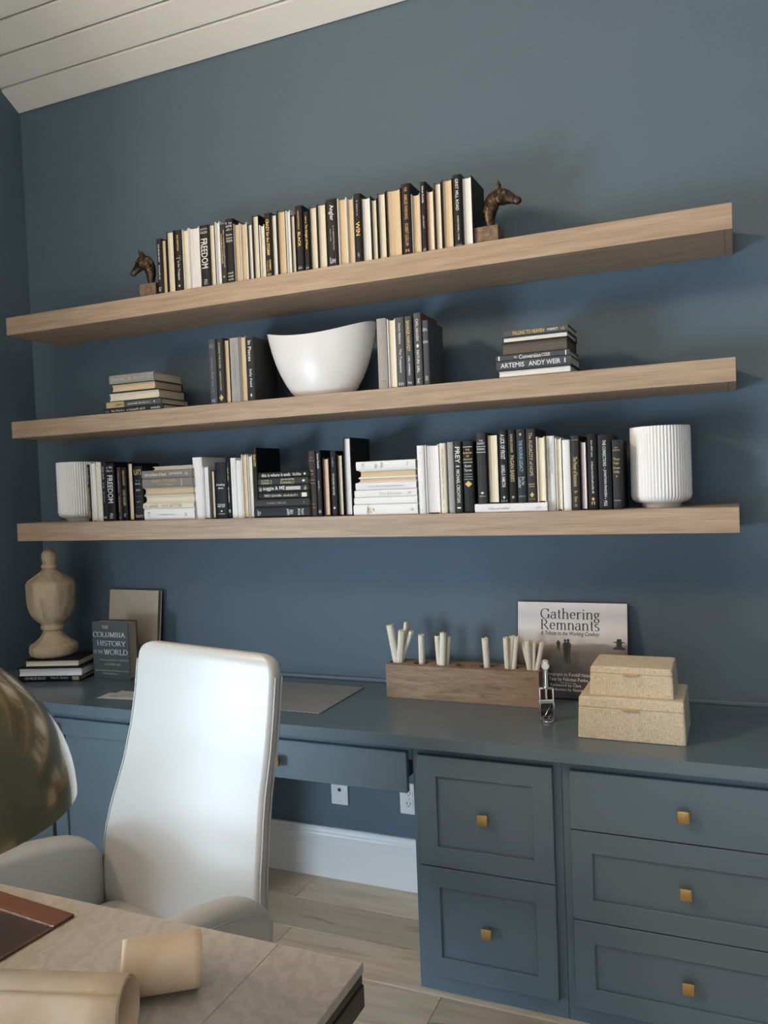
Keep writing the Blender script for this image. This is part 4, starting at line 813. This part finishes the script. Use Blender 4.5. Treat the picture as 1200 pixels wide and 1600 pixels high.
hp('OF THE', -.36, .47, .26, .055, 'white', se); hp('WORLD', .13, .475, .66, .095, 'white', se)
hp('Edited by JOHN A. GARRATY', .08, .330, .80, .036, 'green', letters); hp('and PETER GAY', .03, .258, .46, .036, 'green', letters)
hp('~', .0, .15, .9, .026, 'green', lambda s: dashes(34, 5)); hp('~', -.05, .095, .42, .026, 'green', lambda s: dashes(16, 9))
# blank canvas-like book leaning on the wall
cx0, cx1 = .40, .655
r = thing('hardback_book', ((cx0+cx1)/2-.002, -.075, CZ+.003), 'tall blank cream-covered book leaning against the wall', 'book', rot=(math.radians(-7), 0, math.radians(-1)))
w = cx1-cx0; h = .325
MB().bbox(-w/2, w/2, 0, .0025, 0, h, .0006, 1).bbox(-w/2, w/2, .0205, .023, 0, h, .0006, 1).bbox(-w/2-.002, -w/2, 0, .023, 0, h, .0006, 1).build('cover', mat('cover_blank', (.50, .43, .34), .6), r)
MB().box(-w/2+.001, w/2-.005, .0027, .0203, .004, h-.004).build('page_block', pages('grey', (.30, .29, .28)), r)
# cards beside the history book
for i, (px, py, ln, wd, yaw, z) in enumerate(((.790, -.432, .16, .075, 6, .0006), (.812, -.410, .15, .085, 2, .0014))):
    r = thing('paper_card', (px, py, CZ+z), ['narrow paper slip under the printed card beside the history book', 'printed white card lying on the worktop beside the history book'][i], 'card', rotz=math.radians(yaw))
    MB().box(-ln/2, ln/2, -wd/2, wd/2, 0, .0006).build('sheet', mat('card_paper', (.60, .58, .57), .6), r)
    if i:
        for (cx, cy, ww, hh, k) in ((-.03, .016, .05, .006, 8), (.03, .02, .06, .005, 10), (-.03, -.010, .06, .005, 9), (.035, -.015, .04, .005, 7)):
            put('printing', dashes(k, k), (cx, cy, ww, hh), INK['grey'], r, ((0, 0, .0009), (1, 0, 0), (0, 1, 0)))
        put('printed_block', ([(0, 0), (1, 0), (1, 1), (0, 1)], [(0, 1, 2, 3)]), (-.055, -.030, .03, .011), INK['grey'], r, ((0, 0, .0009), (1, 0, 0), (0, 1, 0)))
# woven mat
r = thing('desk_mat', (1.308, -.272, CZ), 'grey woven desk mat lying on the worktop behind the chair', 'mat')
MB().bbox(-.284, .284, -.170, .170, 0, .0035, .0012, 1).build('mat_sheet', mmat, r)

# ------------------------------------------------------------------ wooden mould block with rolled papers
bx0, bx1, by0, by1, bh = 1.7175, 2.240, -.192, -.088, .111
r = thing('wooden_block', ((bx0+bx1)/2, (by0+by1)/2, CZ), 'weathered wooden mould block with a row of round holes holding paper rolls', 'block')
hl = (bx1-bx0)/2; hw = (by1-by0)/2; cs = 12
holes = [xat(p, -.14, CZ+bh)-(bx0+bx1)/2 for p in (621, 658, 692, 724, 761, 799, 834)]; hr = .0255; dep = .085
vs = []; fs = []
def sq(c, a):                          # point on the square around hole c
    m = 1/max(abs(math.cos(a)), abs(math.sin(a))); return (c[0]+math.cos(a)*m*c[2], c[1]+math.sin(a)*m*c[3])
mids = [-hl]+[(a+b)/2 for a, b in zip(holes, holes[1:])]+[hl]
mb = MB(); n = 32
for k, hx in enumerate(holes):
    def edge(a):
        ca, sa = math.cos(a), math.sin(a); tx = ((mids[k+1]-hx) if ca > 0 else (hx-mids[k]))/max(abs(ca), 1e-6); ty = hw/max(abs(sa), 1e-6); t = min(tx, ty); return (hx+ca*t, sa*t, bh)
    A_ = sorted(set([2*PI*i/n for i in range(n)]+[math.atan2(sy*hw, sx) % (2*PI) for sx in (mids[k+1]-hx, mids[k]-hx) for sy in (1, -1)]))
    o_ = [edge(a) for a in A_]; i_ = [(hx+hr*math.cos(a), hr*math.sin(a), bh) for a in A_]; d_ = [(hx+hr*.97*math.cos(a), hr*.97*math.sin(a), bh-dep) for a in A_]
    mb.loft([o_, i_, d_], False); m_ = len(A_); mb.add(d_, [tuple(range(m_))])
mb.add([(-hl, -hw, bh), (hl, -hw, bh), (hl, hw, bh), (-hl, hw, bh), (-hl, -hw, 0), (hl, -hw, 0), (hl, hw, 0), (-hl, hw, 0)], [(0, 4, 5, 1), (1, 5, 6, 2), (2, 6, 7, 3), (3, 7, 4, 0), (4, 7, 6, 5)])
o = mb.build('block_body', mold, r)
rolls = [(0, 110, 175, 150, 410, 45, .002), (0, 178, 207, 180, 410, 42, -.010), (0, 206, 158, 192, 400, 28, .014), (0, 237, 212, 212, 410, 33, .012), (1, 293, 232, 298, 418, 40, 0), (2, 385, 240, 398, 425, 30, -.004), (2, 423, 220, 420, 427, 42, -.010), (2, 457, 243, 447, 427, 26, .008), (4, 667, 252, 680, 442, 42, 0), (5, 787, 248, 795, 452, 35, -.006), (5, 825, 240, 815, 450, 40, .006), (5, 853, 243, 837, 450, 28, -.008), (6, 885, 266, 912, 455, 28, .008), (6, 913, 268, 925, 458, 34, -.008), (6, 938, 265, 940, 458, 26, .010), (6, 955, 275, 952, 460, 22, -.002), (6, 1003, 275, 982, 458, 30, -.012)]
hn = ['first', 'second', 'third', 'fourth', 'fifth', 'sixth', 'seventh']
descr = ['tall outer', 'broad short', 'tallest slim', 'leaning', 'split-edged single', 'ragged slim', 'broad curling', 'thin short', 'torn-edged single', 'pale straight', 'creamy broad', 'slim leaning', 'fanned-out', 'cream broad', 'plain upright', 'thin low', 'wide-leaning']
mrolls = [mink, pages('roll_white', (.80, .79, .75))]
for k, (hole, tx, ty, bx_, by_, wd, dy) in enumerate(rolls):
    zr = CZ+bh; Y = (by0+by1)/2+dy
    B0 = Vector((xat(580+bx_/3.75, Y, zr), Y, zr)); T0 = at(580+tx/3.75, 930+ty/3.75, 1, Y+random.uniform(-.004, .004))
    hc = (bx0+bx1)/2+holes[hole]; rad = wd/3.75/2*(B0-CAM).dot(FW)/FPX*1.02
    v_ = B0-Vector((hc, (by0+by1)/2, zr)); v_.z = 0; lim = hr-rad-.0015
    if v_.length > lim: v_ = v_.normalized()*lim
    B0 = Vector((hc, (by0+by1)/2, zr))+v_
    ax = (T0-B0).normalized(); foot = B0-ax*(.030); ln = (T0-foot).length
    u = ax.orthogonal().normalized(); u = (Vector((1, 0, 0))-ax*ax.x).normalized(); w_ = ax.cross(u)
    turns = 1.7; m_ = 30; a0 = random.uniform(0, 6.28); taper = random.uniform(.88, 1.0); mbr = MB(); rg = []
    for f in [j/6 for j in range(7)]:
        rg.append([tuple(ax*(ln*(f+(.016*math.sin(i*1.3+k) if f == 1 else 0)))+ (u*math.cos(a0+2*PI*turns*i/m_)+w_*math.sin(a0+2*PI*turns*i/m_))*rad*(1-.28*i/m_)*(taper+(1-taper)*f)) for i in range(m_+1)])
    rt = thing('paper_roll', foot, '%s rolled book page in the %s hole from the bare block end' % (descr[k], hn[hole]), 'paper roll', 'rolled pages in the wooden block')
    mbr.loft(rg, False, False); o = mbr.build('rolled_sheet', mrolls[0] if k % 3 else mrolls[0], rt, True)
    sd = o.modifiers.new('thick', 'SOLIDIFY'); sd.thickness = .0007; sd.offset = -1

# ------------------------------------------------------------------ photo book with the cowboys cover
r = thing('photo_book', (2.318, -.072, CZ+.003), 'large landscape-photograph book standing behind the wooden block', 'book', rot=(math.radians(-8), 0, 0))
w, h, d = .356, .311, .018
MB().bbox(-w/2, w/2, 0, .0028, 0, h, .0006, 1).bbox(-w/2, w/2, d-.0028, d, 0, h, .0006, 1).bbox(-w/2-.0022, -w/2, 0, d, 0, h, .0006, 1).build('cover', mat('cover_photo_edge', (.05, .045, .04), .4), r)
MB().box(-w/2+.001, w/2-.005, .003, d-.003, .004, h-.004).build('page_block', PG['white'], r)
mcov = mat('cover_photo', (.5, .5, .5), .28); v = coords(mcov, kind='Object'); sx = N(mcov, 'ShaderNodeSeparateXYZ'); L(mcov, v, sx.inputs[0])
nn = noise(mcov, coords(mcov, (3, 1, 9)), 3, 5, .6); ad = N(mcov, 'ShaderNodeMath', operation='MULTIPLY_ADD'); ad.inputs[1].default_value = .05; L(mcov, nn, ad.inputs[0]); L(mcov, sx.outputs[2], ad.inputs[2])
dv = N(mcov, 'ShaderNodeMath', operation='DIVIDE'); dv.inputs[1].default_value = h+.03; L(mcov, ad.outputs[0], dv.inputs[0])
base(mcov, ramp(mcov, dv.outputs[0], [(.0, (.018, .013, .011)), (.30, (.045, .033, .027)), (.50, (.14, .11, .088)), (.575, (.27, .225, .19)), (.61, (.62, .59, .58)), (.74, (.84, .82, .84)), (.86, (.68, .68, .72)), (1, (.88, .87, .90))]))
put('cover_picture', ([(0, 0), (1, 0), (1, 1), (0, 1)], [(0, 1, 2, 3)]), (0, h/2, w-.002, h-.002), mcov, r, ((0, -.0004, 0), (1, 0, 0), (0, 0, 1)))
def cp(nm, vf, x0, x1, y0, y1, ink):     # crop coordinates of the cover view (980 px crop): 100..748 across, 55..~700 down
    X = lambda q: ((q-100)/648-.5)*w; Z = lambda q: h*(1-(q-55)/590)
    put(nm, vf, ((X(x0)+X(x1))/2, (Z(y0)+Z(y1))/2, X(x1)-X(x0), Z(y0)-Z(y1)), INK[ink], r, ((0, -.0008, 0), (1, 0, 0), (0, 0, 1)))
cp('lettering', serif('Gathering', .13, .045), 240, 590, 92, 178, 'dark'); cp('lettering', serif('Remnants', .13, .045), 242, 588, 163, 228, 'dark')
cp('lettering', letters('A Tribute to the Working Cowboy', .012, .3), 240, 588, 234, 268, 'dark')
cp('lettering', letters('Photographs by Kendall Nelson', .01), 262, 545, 488, 515, 'cream'); cp('lettering', letters('Text by Felicitas Funke', .01), 290, 520, 518, 545, 'white')
cp('cover_rule', ([(0, 0), (1, 0), (1, 1), (0, 1)], [(0, 1, 2, 3)]), 360, 450, 549, 551, 'white')
cp('lettering', letters('Foreword by Clint', .01), 300, 480, 556, 578, 'white'); cp('lettering', letters('Introduction by George', .01), 280, 500, 582, 604, 'white')
def figure(hat, s=1):
    p = [(-.12, 0), (-.16, .3), (-.20, .62), (-.24, .74), (-.2, .84), (-.08, .86), (-.09, .92), (-.18, .925), (-.18, .94), (-.09, .95), (-.06, 1), (.06, 1), (.09, .95), (.18, .94), (.18, .925), (.09, .92), (.08, .86), (.2, .83), (.25, .72), (.2, .58), (.17, .3), (.16, 0), (.05, 0), (.01, .4), (-.03, 0)]
    return p, [tuple(range(len(p)))]
cp('printed_figure', figure(1), 335, 360, 290, 352, 'dark'); cp('printed_figure', figure(1), 374, 402, 282, 430, 'dark'); cp('printed_figure', figure(1), 388, 424, 280, 436, 'dark')
hb = [(-.5, 0), (-.42, .2), (-.2, .3), (-.24, .5), (-.2, .62), (-.5, .66), (-.5, .7), (-.22, .74), (-.16, 1), (.16, 1), (.22, .74), (.5, .68), (.5, .64), (.22, .62), (.22, .4), (.2, .3), (.42, .2), (.5, 0)]
cp('printed_figure', (hb, [tuple(range(len(hb)))]), 664, 735, 270, 335, 'dark')

# ------------------------------------------------------------------ raffia boxes
def uvbox(mb, name, m, parent, bev=.004):
    o = mb.build(name, m, parent); me = o.data; uv = me.uv_layers.new(name='uv')
    for p in me.polygons:
        nx, ny, nz = (abs(q) for q in p.normal)
        for li in p.loop_indices:
            c = me.vertices[me.loops[li].vertex_index].co
            uv.data[li].uv = (c.x, c.y) if nz >= max(nx, ny) else (c.y, c.z) if nx >= ny else (c.x, c.z)
    return o
def raffia(x0, x1, y0, y1, z, hb, ht, flare, label):
    """sides lean in slightly toward the top, lid meets the body in a groove"""
    r = thing('raffia_box', ((x0+x1)/2, (y0+y1)/2, z), label, 'box', 'raffia boxes'); a, b = (x1-x0)/2, (y1-y0)/2
    def rect(k, zz, rd=.006):
        A_, B_ = a-k, b-k; out = []
        for (sx, sy, s0) in ((1, 1, 0), (-1, 1, 90), (-1, -1, 180), (1, -1, 270)):
            for t in (0, 45, 90): an = math.radians(s0+t); out.append((sx*(A_-rd)+rd*math.cos(an), sy*(B_-rd)+rd*math.sin(an), zz))
        return out
    s = flare/ht
    mb = MB().loft([rect(.0015, 0), rect(0, .0015), rect(s*(hb-.002), hb-.002), rect(s*hb+.0018, hb-.0003)]); uvbox(mb, 'box_body', mraf, r)
    mb = MB().loft([rect(s*hb+.0016, hb), rect(s*hb-.0002, hb+.0018), rect(flare, ht-.0045), rect(flare+.0014, ht-.0014), rect(flare+.0045, ht)]); uvbox(mb, 'lid', mraf, r)
    lp = MB().bbox(-.021, .021, -.007, -.0005, -.0028, .0028, .0012, 1); lp.v = [(p, q-b+s*hb, w_+hb) for p, q, w_ in lp.v]; lp.build('pull', mivory, r)
raffia(2.4035, 2.6865, -.4515, -.232, CZ, .086, .114, .004, 'large raffia box on the worktop, under the small one')
raffia(2.434, 2.657, -.4255, -.255, CZ+.1144, .0615, .0805, .004, 'small raffia box stacked on the large one')

# ------------------------------------------------------------------ chrome numbering stamp
r = thing('numbering_stamp', (2.2905, -.322, CZ), 'small chrome numbering stamp standing in front of the wooden block', 'stamp', rotz=math.radians(20))
MB().lathe([(.0001, 0), (.0205, 0), (.0215, .002), (.0205, .005), (.019, .006), (.0001, .006)], 28).xf(Matrix.Scale(1, 4)).build('foot_ring', mchrome, r, True, .6)
mb = MB()
for s in (-1, 1): mb.bbox(s*.0195-.0018, s*.0195+.0018, -.011, .011, .005, .098, .0012, 2)
mb.bbox(-.0213, .0213, -.008, .008, .0965, .1, .0012, 2); mb.build('frame', mchrome, r, True, .5)
mb = MB(); mb.bbox(-.0185, .0185, -.013, -.010, .055, .066, .001, 1).bbox(-.0185, .0185, -.011, .011, .058, .062, .001, 1).bbox(-.026, -.0215, -.009, -.002, .055, .063, .001, 1).bbox(.0215, .025, -.004, .008, .04, .052, .001, 1); mb.build('latch_bar', mchrome, r)
for i in range(6):
    x = -.015+i*.006; mb = MB(); mb.lathe([(.0001, -.0018), (.0145, -.0018), (.0155, 0), (.0145, .0018), (.0001, .0018)], 18).xf(Matrix.Translation((x, 0, .030)) @ Matrix.Rotation(PI/2, 4, 'Y'))
    wh = mb.build('number_wheel', mblackp if i % 2 else mat('wheel_dark', (.03, .03, .035), .3, .6), r, True, .6)
MB().tube([(-.018, -.0135, .012), (-.006, -.016, .022), (.002, -.016, .036), (.006, -.0155, .046)], .0011, 6).tube([(.002, -.0145, .012), (.010, -.0165, .024), (.0145, -.0165, .036)], .0011, 6).build('wheel_levers', mchrome, r, True)
MB().lathe([(.0001, .1), (.009, .1), (.0095, .102), (.0075, .105), (.0075, .158), (.0001, .158)], 20).lathe([(.0001, .06), (.004, .06), (.004, .1)], 12).build('plunger', mchrome, r, True, .6)
MB().lathe([(.0001, -.019), (.0105, -.019), (.0125, -.017), (.0125, .017), (.0105, .019), (.0001, .019)], 24).xf(Matrix.Translation((0, 0, .168)) @ Matrix.Rotation(math.radians(-8), 4, 'Z') @ Matrix.Rotation(PI/2, 4, 'X')).build('handle', mchrome, r, True, .6)

# ------------------------------------------------------------------ white swivel chair
a = math.radians(12); chL = Vector((1.40, -1.05, 0)); CWD = .48
u = Vector((math.cos(a), -math.sin(a), 0)); O = chL+u*(CWD/2)
ch = thing('swivel_chair', (O.x, O.y, 0), 'white leather high-back swivel chair between desk and worktop', 'chair', rotz=-a)
# chair space: x across (right of the picture +), y = depth (front is -y)
def rrect(cx, cy, hx, hy, z, rad, bulge=0, seg=5, tilt=0):
    out = []; rad = min(rad, hx*.98, hy*.98)
    for (sx, sy, s0) in ((1, 1, 0), (-1, 1, 90), (-1, -1, 180), (1, -1, 270)):
        for t in range(seg+1):
            an = math.radians(s0+90*t/seg); px = sx*(hx-rad)+rad*math.cos(an); py = sy*(hy-rad)+rad*math.sin(an)
            out.append((px, py))
    # extra points along front for a slight crown
    return [(cx+px, cy+py-(bulge*(1-(px/hx)**2) if py < 0 else 0), z+tilt*py) for px, py in out]
st = [(1.108, .004, 0), (1.10, .004, 0), (1.06, .008, 0), (.98, .020, 0), (.90, .036, .002), (.81, .062, .005), (.76, .078, .012), (.71, .093, .020), (.66, .106, .025), (.62, .113, .028), (.56, .119, .030), (.50, .120, .030), (.44, .112, .028), (.38, .10, .024)]
def interp(z, k):
    for p, q in zip(st, st[1:]):
        if p[0] >= z >= q[0]:
            f = (p[0]-z)/(p[0]-q[0]); return p[k]*(1-f)+q[k]*f
    return st[0][k] if z > st[0][0] else st[-1][k]
TH = .032; rings = []
for z, ins in [(.40, 0), (.46, 0)]+[(.46+i*.0203, 0) for i in range(1, 30)]+[(1.066, .001), (1.078, .004), (1.088, .009), (1.096, .017), (1.1015, .027), (1.105, .040), (1.107, .060)]:
    hx = CWD/2+interp(z, 2)-ins; ht = TH/2*(1 if z < 1.085 else max(.35, math.sqrt(max(.1, 1-((z-1.085)/.0235)**2)))); 
    rings.append(rrect(0, -interp(z, 1)+TH/2, hx, ht, z, .017, .007, 6))
MB().loft(rings).build('backrest', mleather, ch, True, 1.2)
# piping on the two side seams of the backrest
for yo in (.006, TH-.006):
    for s in (-1, 1):
        MB().tube([(s*(CWD/2+interp(z, 2)+.0002), -interp(z, 1)+yo, z) for z in [.42+i*.02 for i in range(33)]], .0022, 6).build('piping', mleather, ch, True)
# seat
rings = []
for z, ins in ((.385, .02), (.392, .006), (.41, 0), (.455, 0), (.475, .004), (.487, .014), (.492, .03), (.494, .07)): rings.append(rrect(0, -.335, .245-ins, .245-ins, z, .05, 0, 6))
MB().loft(rings).build('seat', mleather, ch, True, 1.0)
# arms: lofted along the depth, roll at the top, panel below
def topz(s): return .490+.0 if s <= .082 else None
ARM = [(.112, .560, .016), (.116, .588, .024), (.126, .610, .031), (.142, .630, .036), (.162, .646, .039), (.19, .659, .040), (.22, .668, .040), (.27, .678, .040), (.33, .686, .040), (.40, .690, .040), (.45, .690, .039), (.480, .686, .036), (.495, .678, .029), (.502, .664, .018)]
for s in (-1, 1):
    rings = []
    for q, zt_, hw_ in ARM:
        cx = s*(CWD/2+.046); low = zt_-.075; zb = .40
        sec = []                           # section in (x, z): inner face upright, roll swells outward, panel tapers below
        for t in range(13):
            an = math.radians(180-180*t/12); sec.append((math.cos(an)*hw_, zt_-hw_*.62+math.sin(an)*hw_*.62))
        sec += [(hw_*.96, zt_-hw_*1.0), (hw_*.70, low+.006), (hw_*.42, low-.006), (hw_*.36, low-.03), (hw_*.20, zb+.03), (hw_*.0, zb), (-hw_*.70, zb), (-hw_*.86, zb+.05), (-hw_*.97, low-.01)]
        zmin = zb if q > .12 else .45
        rings.append([(cx+s*px, -q, max(pz, zmin)) for px, pz in sec])
    MB().loft(rings).build('armrest', mleather, ch, True, .9)
    mb = MB(); mb.tube([(s*(CWD/2+.046)+s*hw_*.985, -q, zt_-hw_*.66) for q, zt_, hw_ in ARM[2:-2]], .0026, 6); mb.build('piping', mleather, ch, True)
# column, star base, castors
MB().lathe([(.0001, .385), (.10, .385), (.10, .375), (.03, .36), (.03, .16), (.045, .14), (.045, .09), (.0001, .085)], 20, (0, -.31, 0)).build('column', mchrome, ch, True, .6)
for i in range(5):
    an = math.radians(20+72*i); dx, dy = math.cos(an), math.sin(an)
    leg = MB().tube([(dx*.03, -.31+dy*.03, .115), (dx*.16, -.31+dy*.16, .10), (dx*.265, -.31+dy*.265, .078)], [.024, .019, .013], 10).build('base_leg', mchrome, ch, True)
    cmb_ = MB().lathe([(.0001, -.022), (.024, -.022), (.028, -.017), (.028, -.004), (.012, -.003), (.012, .003), (.028, .004), (.028, .017), (.024, .022), (.0001, .022)], 18).xf(Matrix.Translation((dx*.262, -.31+dy*.262, .0285)) @ Matrix.Rotation(an, 4, 'Z') @ Matrix.Rotation(PI/2, 4, 'X'))
    cmb_.tube([(dx*.262, -.31+dy*.262, .03), (dx*.262, -.31+dy*.262, .075)], .006, 8); cmb_.build('castor', mblackp, leg, True, .6)

# ------------------------------------------------------------------ foreground desk
DX, DY = 2.284, -1.615; DLX, DLY = .86, -2.46
dk = thing('desk', (DX, DY, 0), 'bleached wood desk with dark edge in front of the chair', 'desk')
def deskboard(name, x0, x1, y0, y1): 
    o = MB().bbox(x0, x1, y0, y1, -.016, 0, .0016, 2).build(name, mdesk, dk); o.location = (0, 0, .76); return o
deskboard('top_board', DLX-DX, -.1475, DLY-DY, 0)
deskboard('breadboard_end', -.1470, 0, DLY-DY, 0)
MB().bbox(DLX-DX+.002, -.002, DLY-DY+.002, -.002, .728, .7435, .001, 1).build('edge_band', mdeskedge, dk)
MB().bbox(DLX-DX, 0, DLY-DY, 0, .690, .7265, .002, 1).build('lower_board', mdeskedge, dk)
for (px, py) in ((-.09, -.09), (DLX-DX+.09, -.09), (-.09, DLY-DY+.09), (DLX-DX+.09, DLY-DY+.09)):
    MB().bbox(px-.035, px+.035, py-.035, py+.035, 0, .69, .003, 1).build('leg', mdeskedge, dk)
# leather desk pad, dark field and brown border
pd = thing('desk_pad', (1.7605, -1.6625, .7601), 'brown leather desk pad with dark field on the bleached desk', 'desk pad', rotz=math.radians(-5))
PW, PH = .62, .25; bw_ = .043
MB().bbox(-PW+.004, -.004, -PH+.004, -.004, 0, .0030, .0008, 1).build('dark_field', mld, pd)
MB().bbox(-PW, 0, -bw_, 0, .0003, .0062, .0012, 2).build('band', mlb, pd)
MB().bbox(-PW, 0, -PH, -PH+bw_, .0003, .0062, .0012, 2).build('band', mlb, pd)
for xx in (-PW, -.0045): MB().bbox(xx, xx+.0045, -PH+bw_+.0002, -bw_-.0002, .0003, .0050, .001, 1).build('side_binding', mlb, pd)
mb = MB(); k = bw_-.006
for (p, q) in (((-PW+.006, -k), (-.006, -k)), ((-.006, -PH+k), (-PW+.006, -PH+k))):
    mb = MB(); d_ = Vector(q)-Vector(p); n = int(d_.length/.006); d_ /= n
    for i in range(n):
        s0 = Vector(p)+d_*(i+.2); s1 = Vector(p)+d_*(i+.8); t_ = d_.normalized()*.0; nn_ = Vector((-d_.y, d_.x)).normalized()*.0006
        mb.add([(*(s0-nn_), .0065), (*(s1-nn_), .0065), (*(s1+nn_), .0065), (*(s0+nn_), .0065)], [(0, 1, 2, 3)])
    sb_ = mb.build('stitching', mstitch, pd); sb_['kind'] = 'stuff'
# two rolls of kraft paper
def scroll(label, A_, B_, rad, turns, pitch, a0, name='paper_scroll'):
    A_, B_ = Vector(A_), Vector(B_); ax = (B_-A_).normalized(); ln = (B_-A_).length; w_ = Vector((0, 0, 1)); w_ = (w_-ax*w_.dot(ax)).normalized(); u_ = w_.cross(ax)
    m_ = int(40*turns); rg = []
    for f in [i/10 for i in range(11)]:
        rg.append([tuple(ax*(ln*f+(.004*math.sin(i*.16) if f in (0, 1) else 0))+(u_*math.cos(a0+2*PI*turns*i/m_)+w_*math.sin(a0+2*PI*turns*i/m_))*(rad-pitch*turns*i/m_)) for i in range(m_+1)])
    r = thing(name, A_, label, 'paper roll'); o = MB().loft(rg, False, False).build('rolled_sheet', mpaper, r, True)
    o.data.materials.append(mpaperin); sd = o.modifiers.new('thick', 'SOLIDIFY'); sd.thickness = .0011; sd.offset = 0
    return r
Z0 = .7605
scroll('fat open-ended roll of kraft paper lying on the desk', (1.657, -2.004, Z0+.0445), (2.070, -1.884, Z0+.0445), .0435, 2.3, .003, 2.2)
scroll('second kraft paper roll lying behind the open end of the fat roll', (1.995, -1.812, Z0+.040), (2.085, -1.748, Z0+.040), .0390, 2.4, .0035, .6)

# ------------------------------------------------------------------ dome lamp
lp = thing('table_lamp', (1.844, -2.041, .7602), 'glossy bronze dome lamp on the desk', 'lamp'); RL = .223; zr = .330; HL = .228
out = []; inn = []
for i in range(25):
    t = i/24; an = t*PI/2; out.append((max(RL*math.cos(an)**1.2, .012), zr+HL*math.sin(an)))
for i in range(25):
    t = 1-i/24; an = t*PI/2; inn.append((max((RL-.004)*math.cos(an)**1.2, .012), zr+(HL-.005)*math.sin(an)))
MB().lathe(out+[(.012, zr+HL-.004)], 72).lathe([(RL-.0035, zr), (RL, zr)], 72).build('shade', mlampm, lp, True, .7)
MB().lathe(inn, 64).build('shade_lining', mlampin, lp, True)
MB().lathe([(.0001, zr+HL+.022), (.010, zr+HL+.020), (.013, zr+HL+.010), (.008, zr+HL+.003), (.016, zr+HL), (.0001, zr+HL-.002)], 24).build('finial', mbrass, lp, True, .7)
MB().lathe([(.0001, 0), (.038, 0), (.041, .006), (.039, .014), (.03, .022), (.016, .034), (.0125, .06), (.0125, zr+HL-.006), (.0001, zr+HL-.006)], 40).build('stem', mbrass, lp, True, .7)
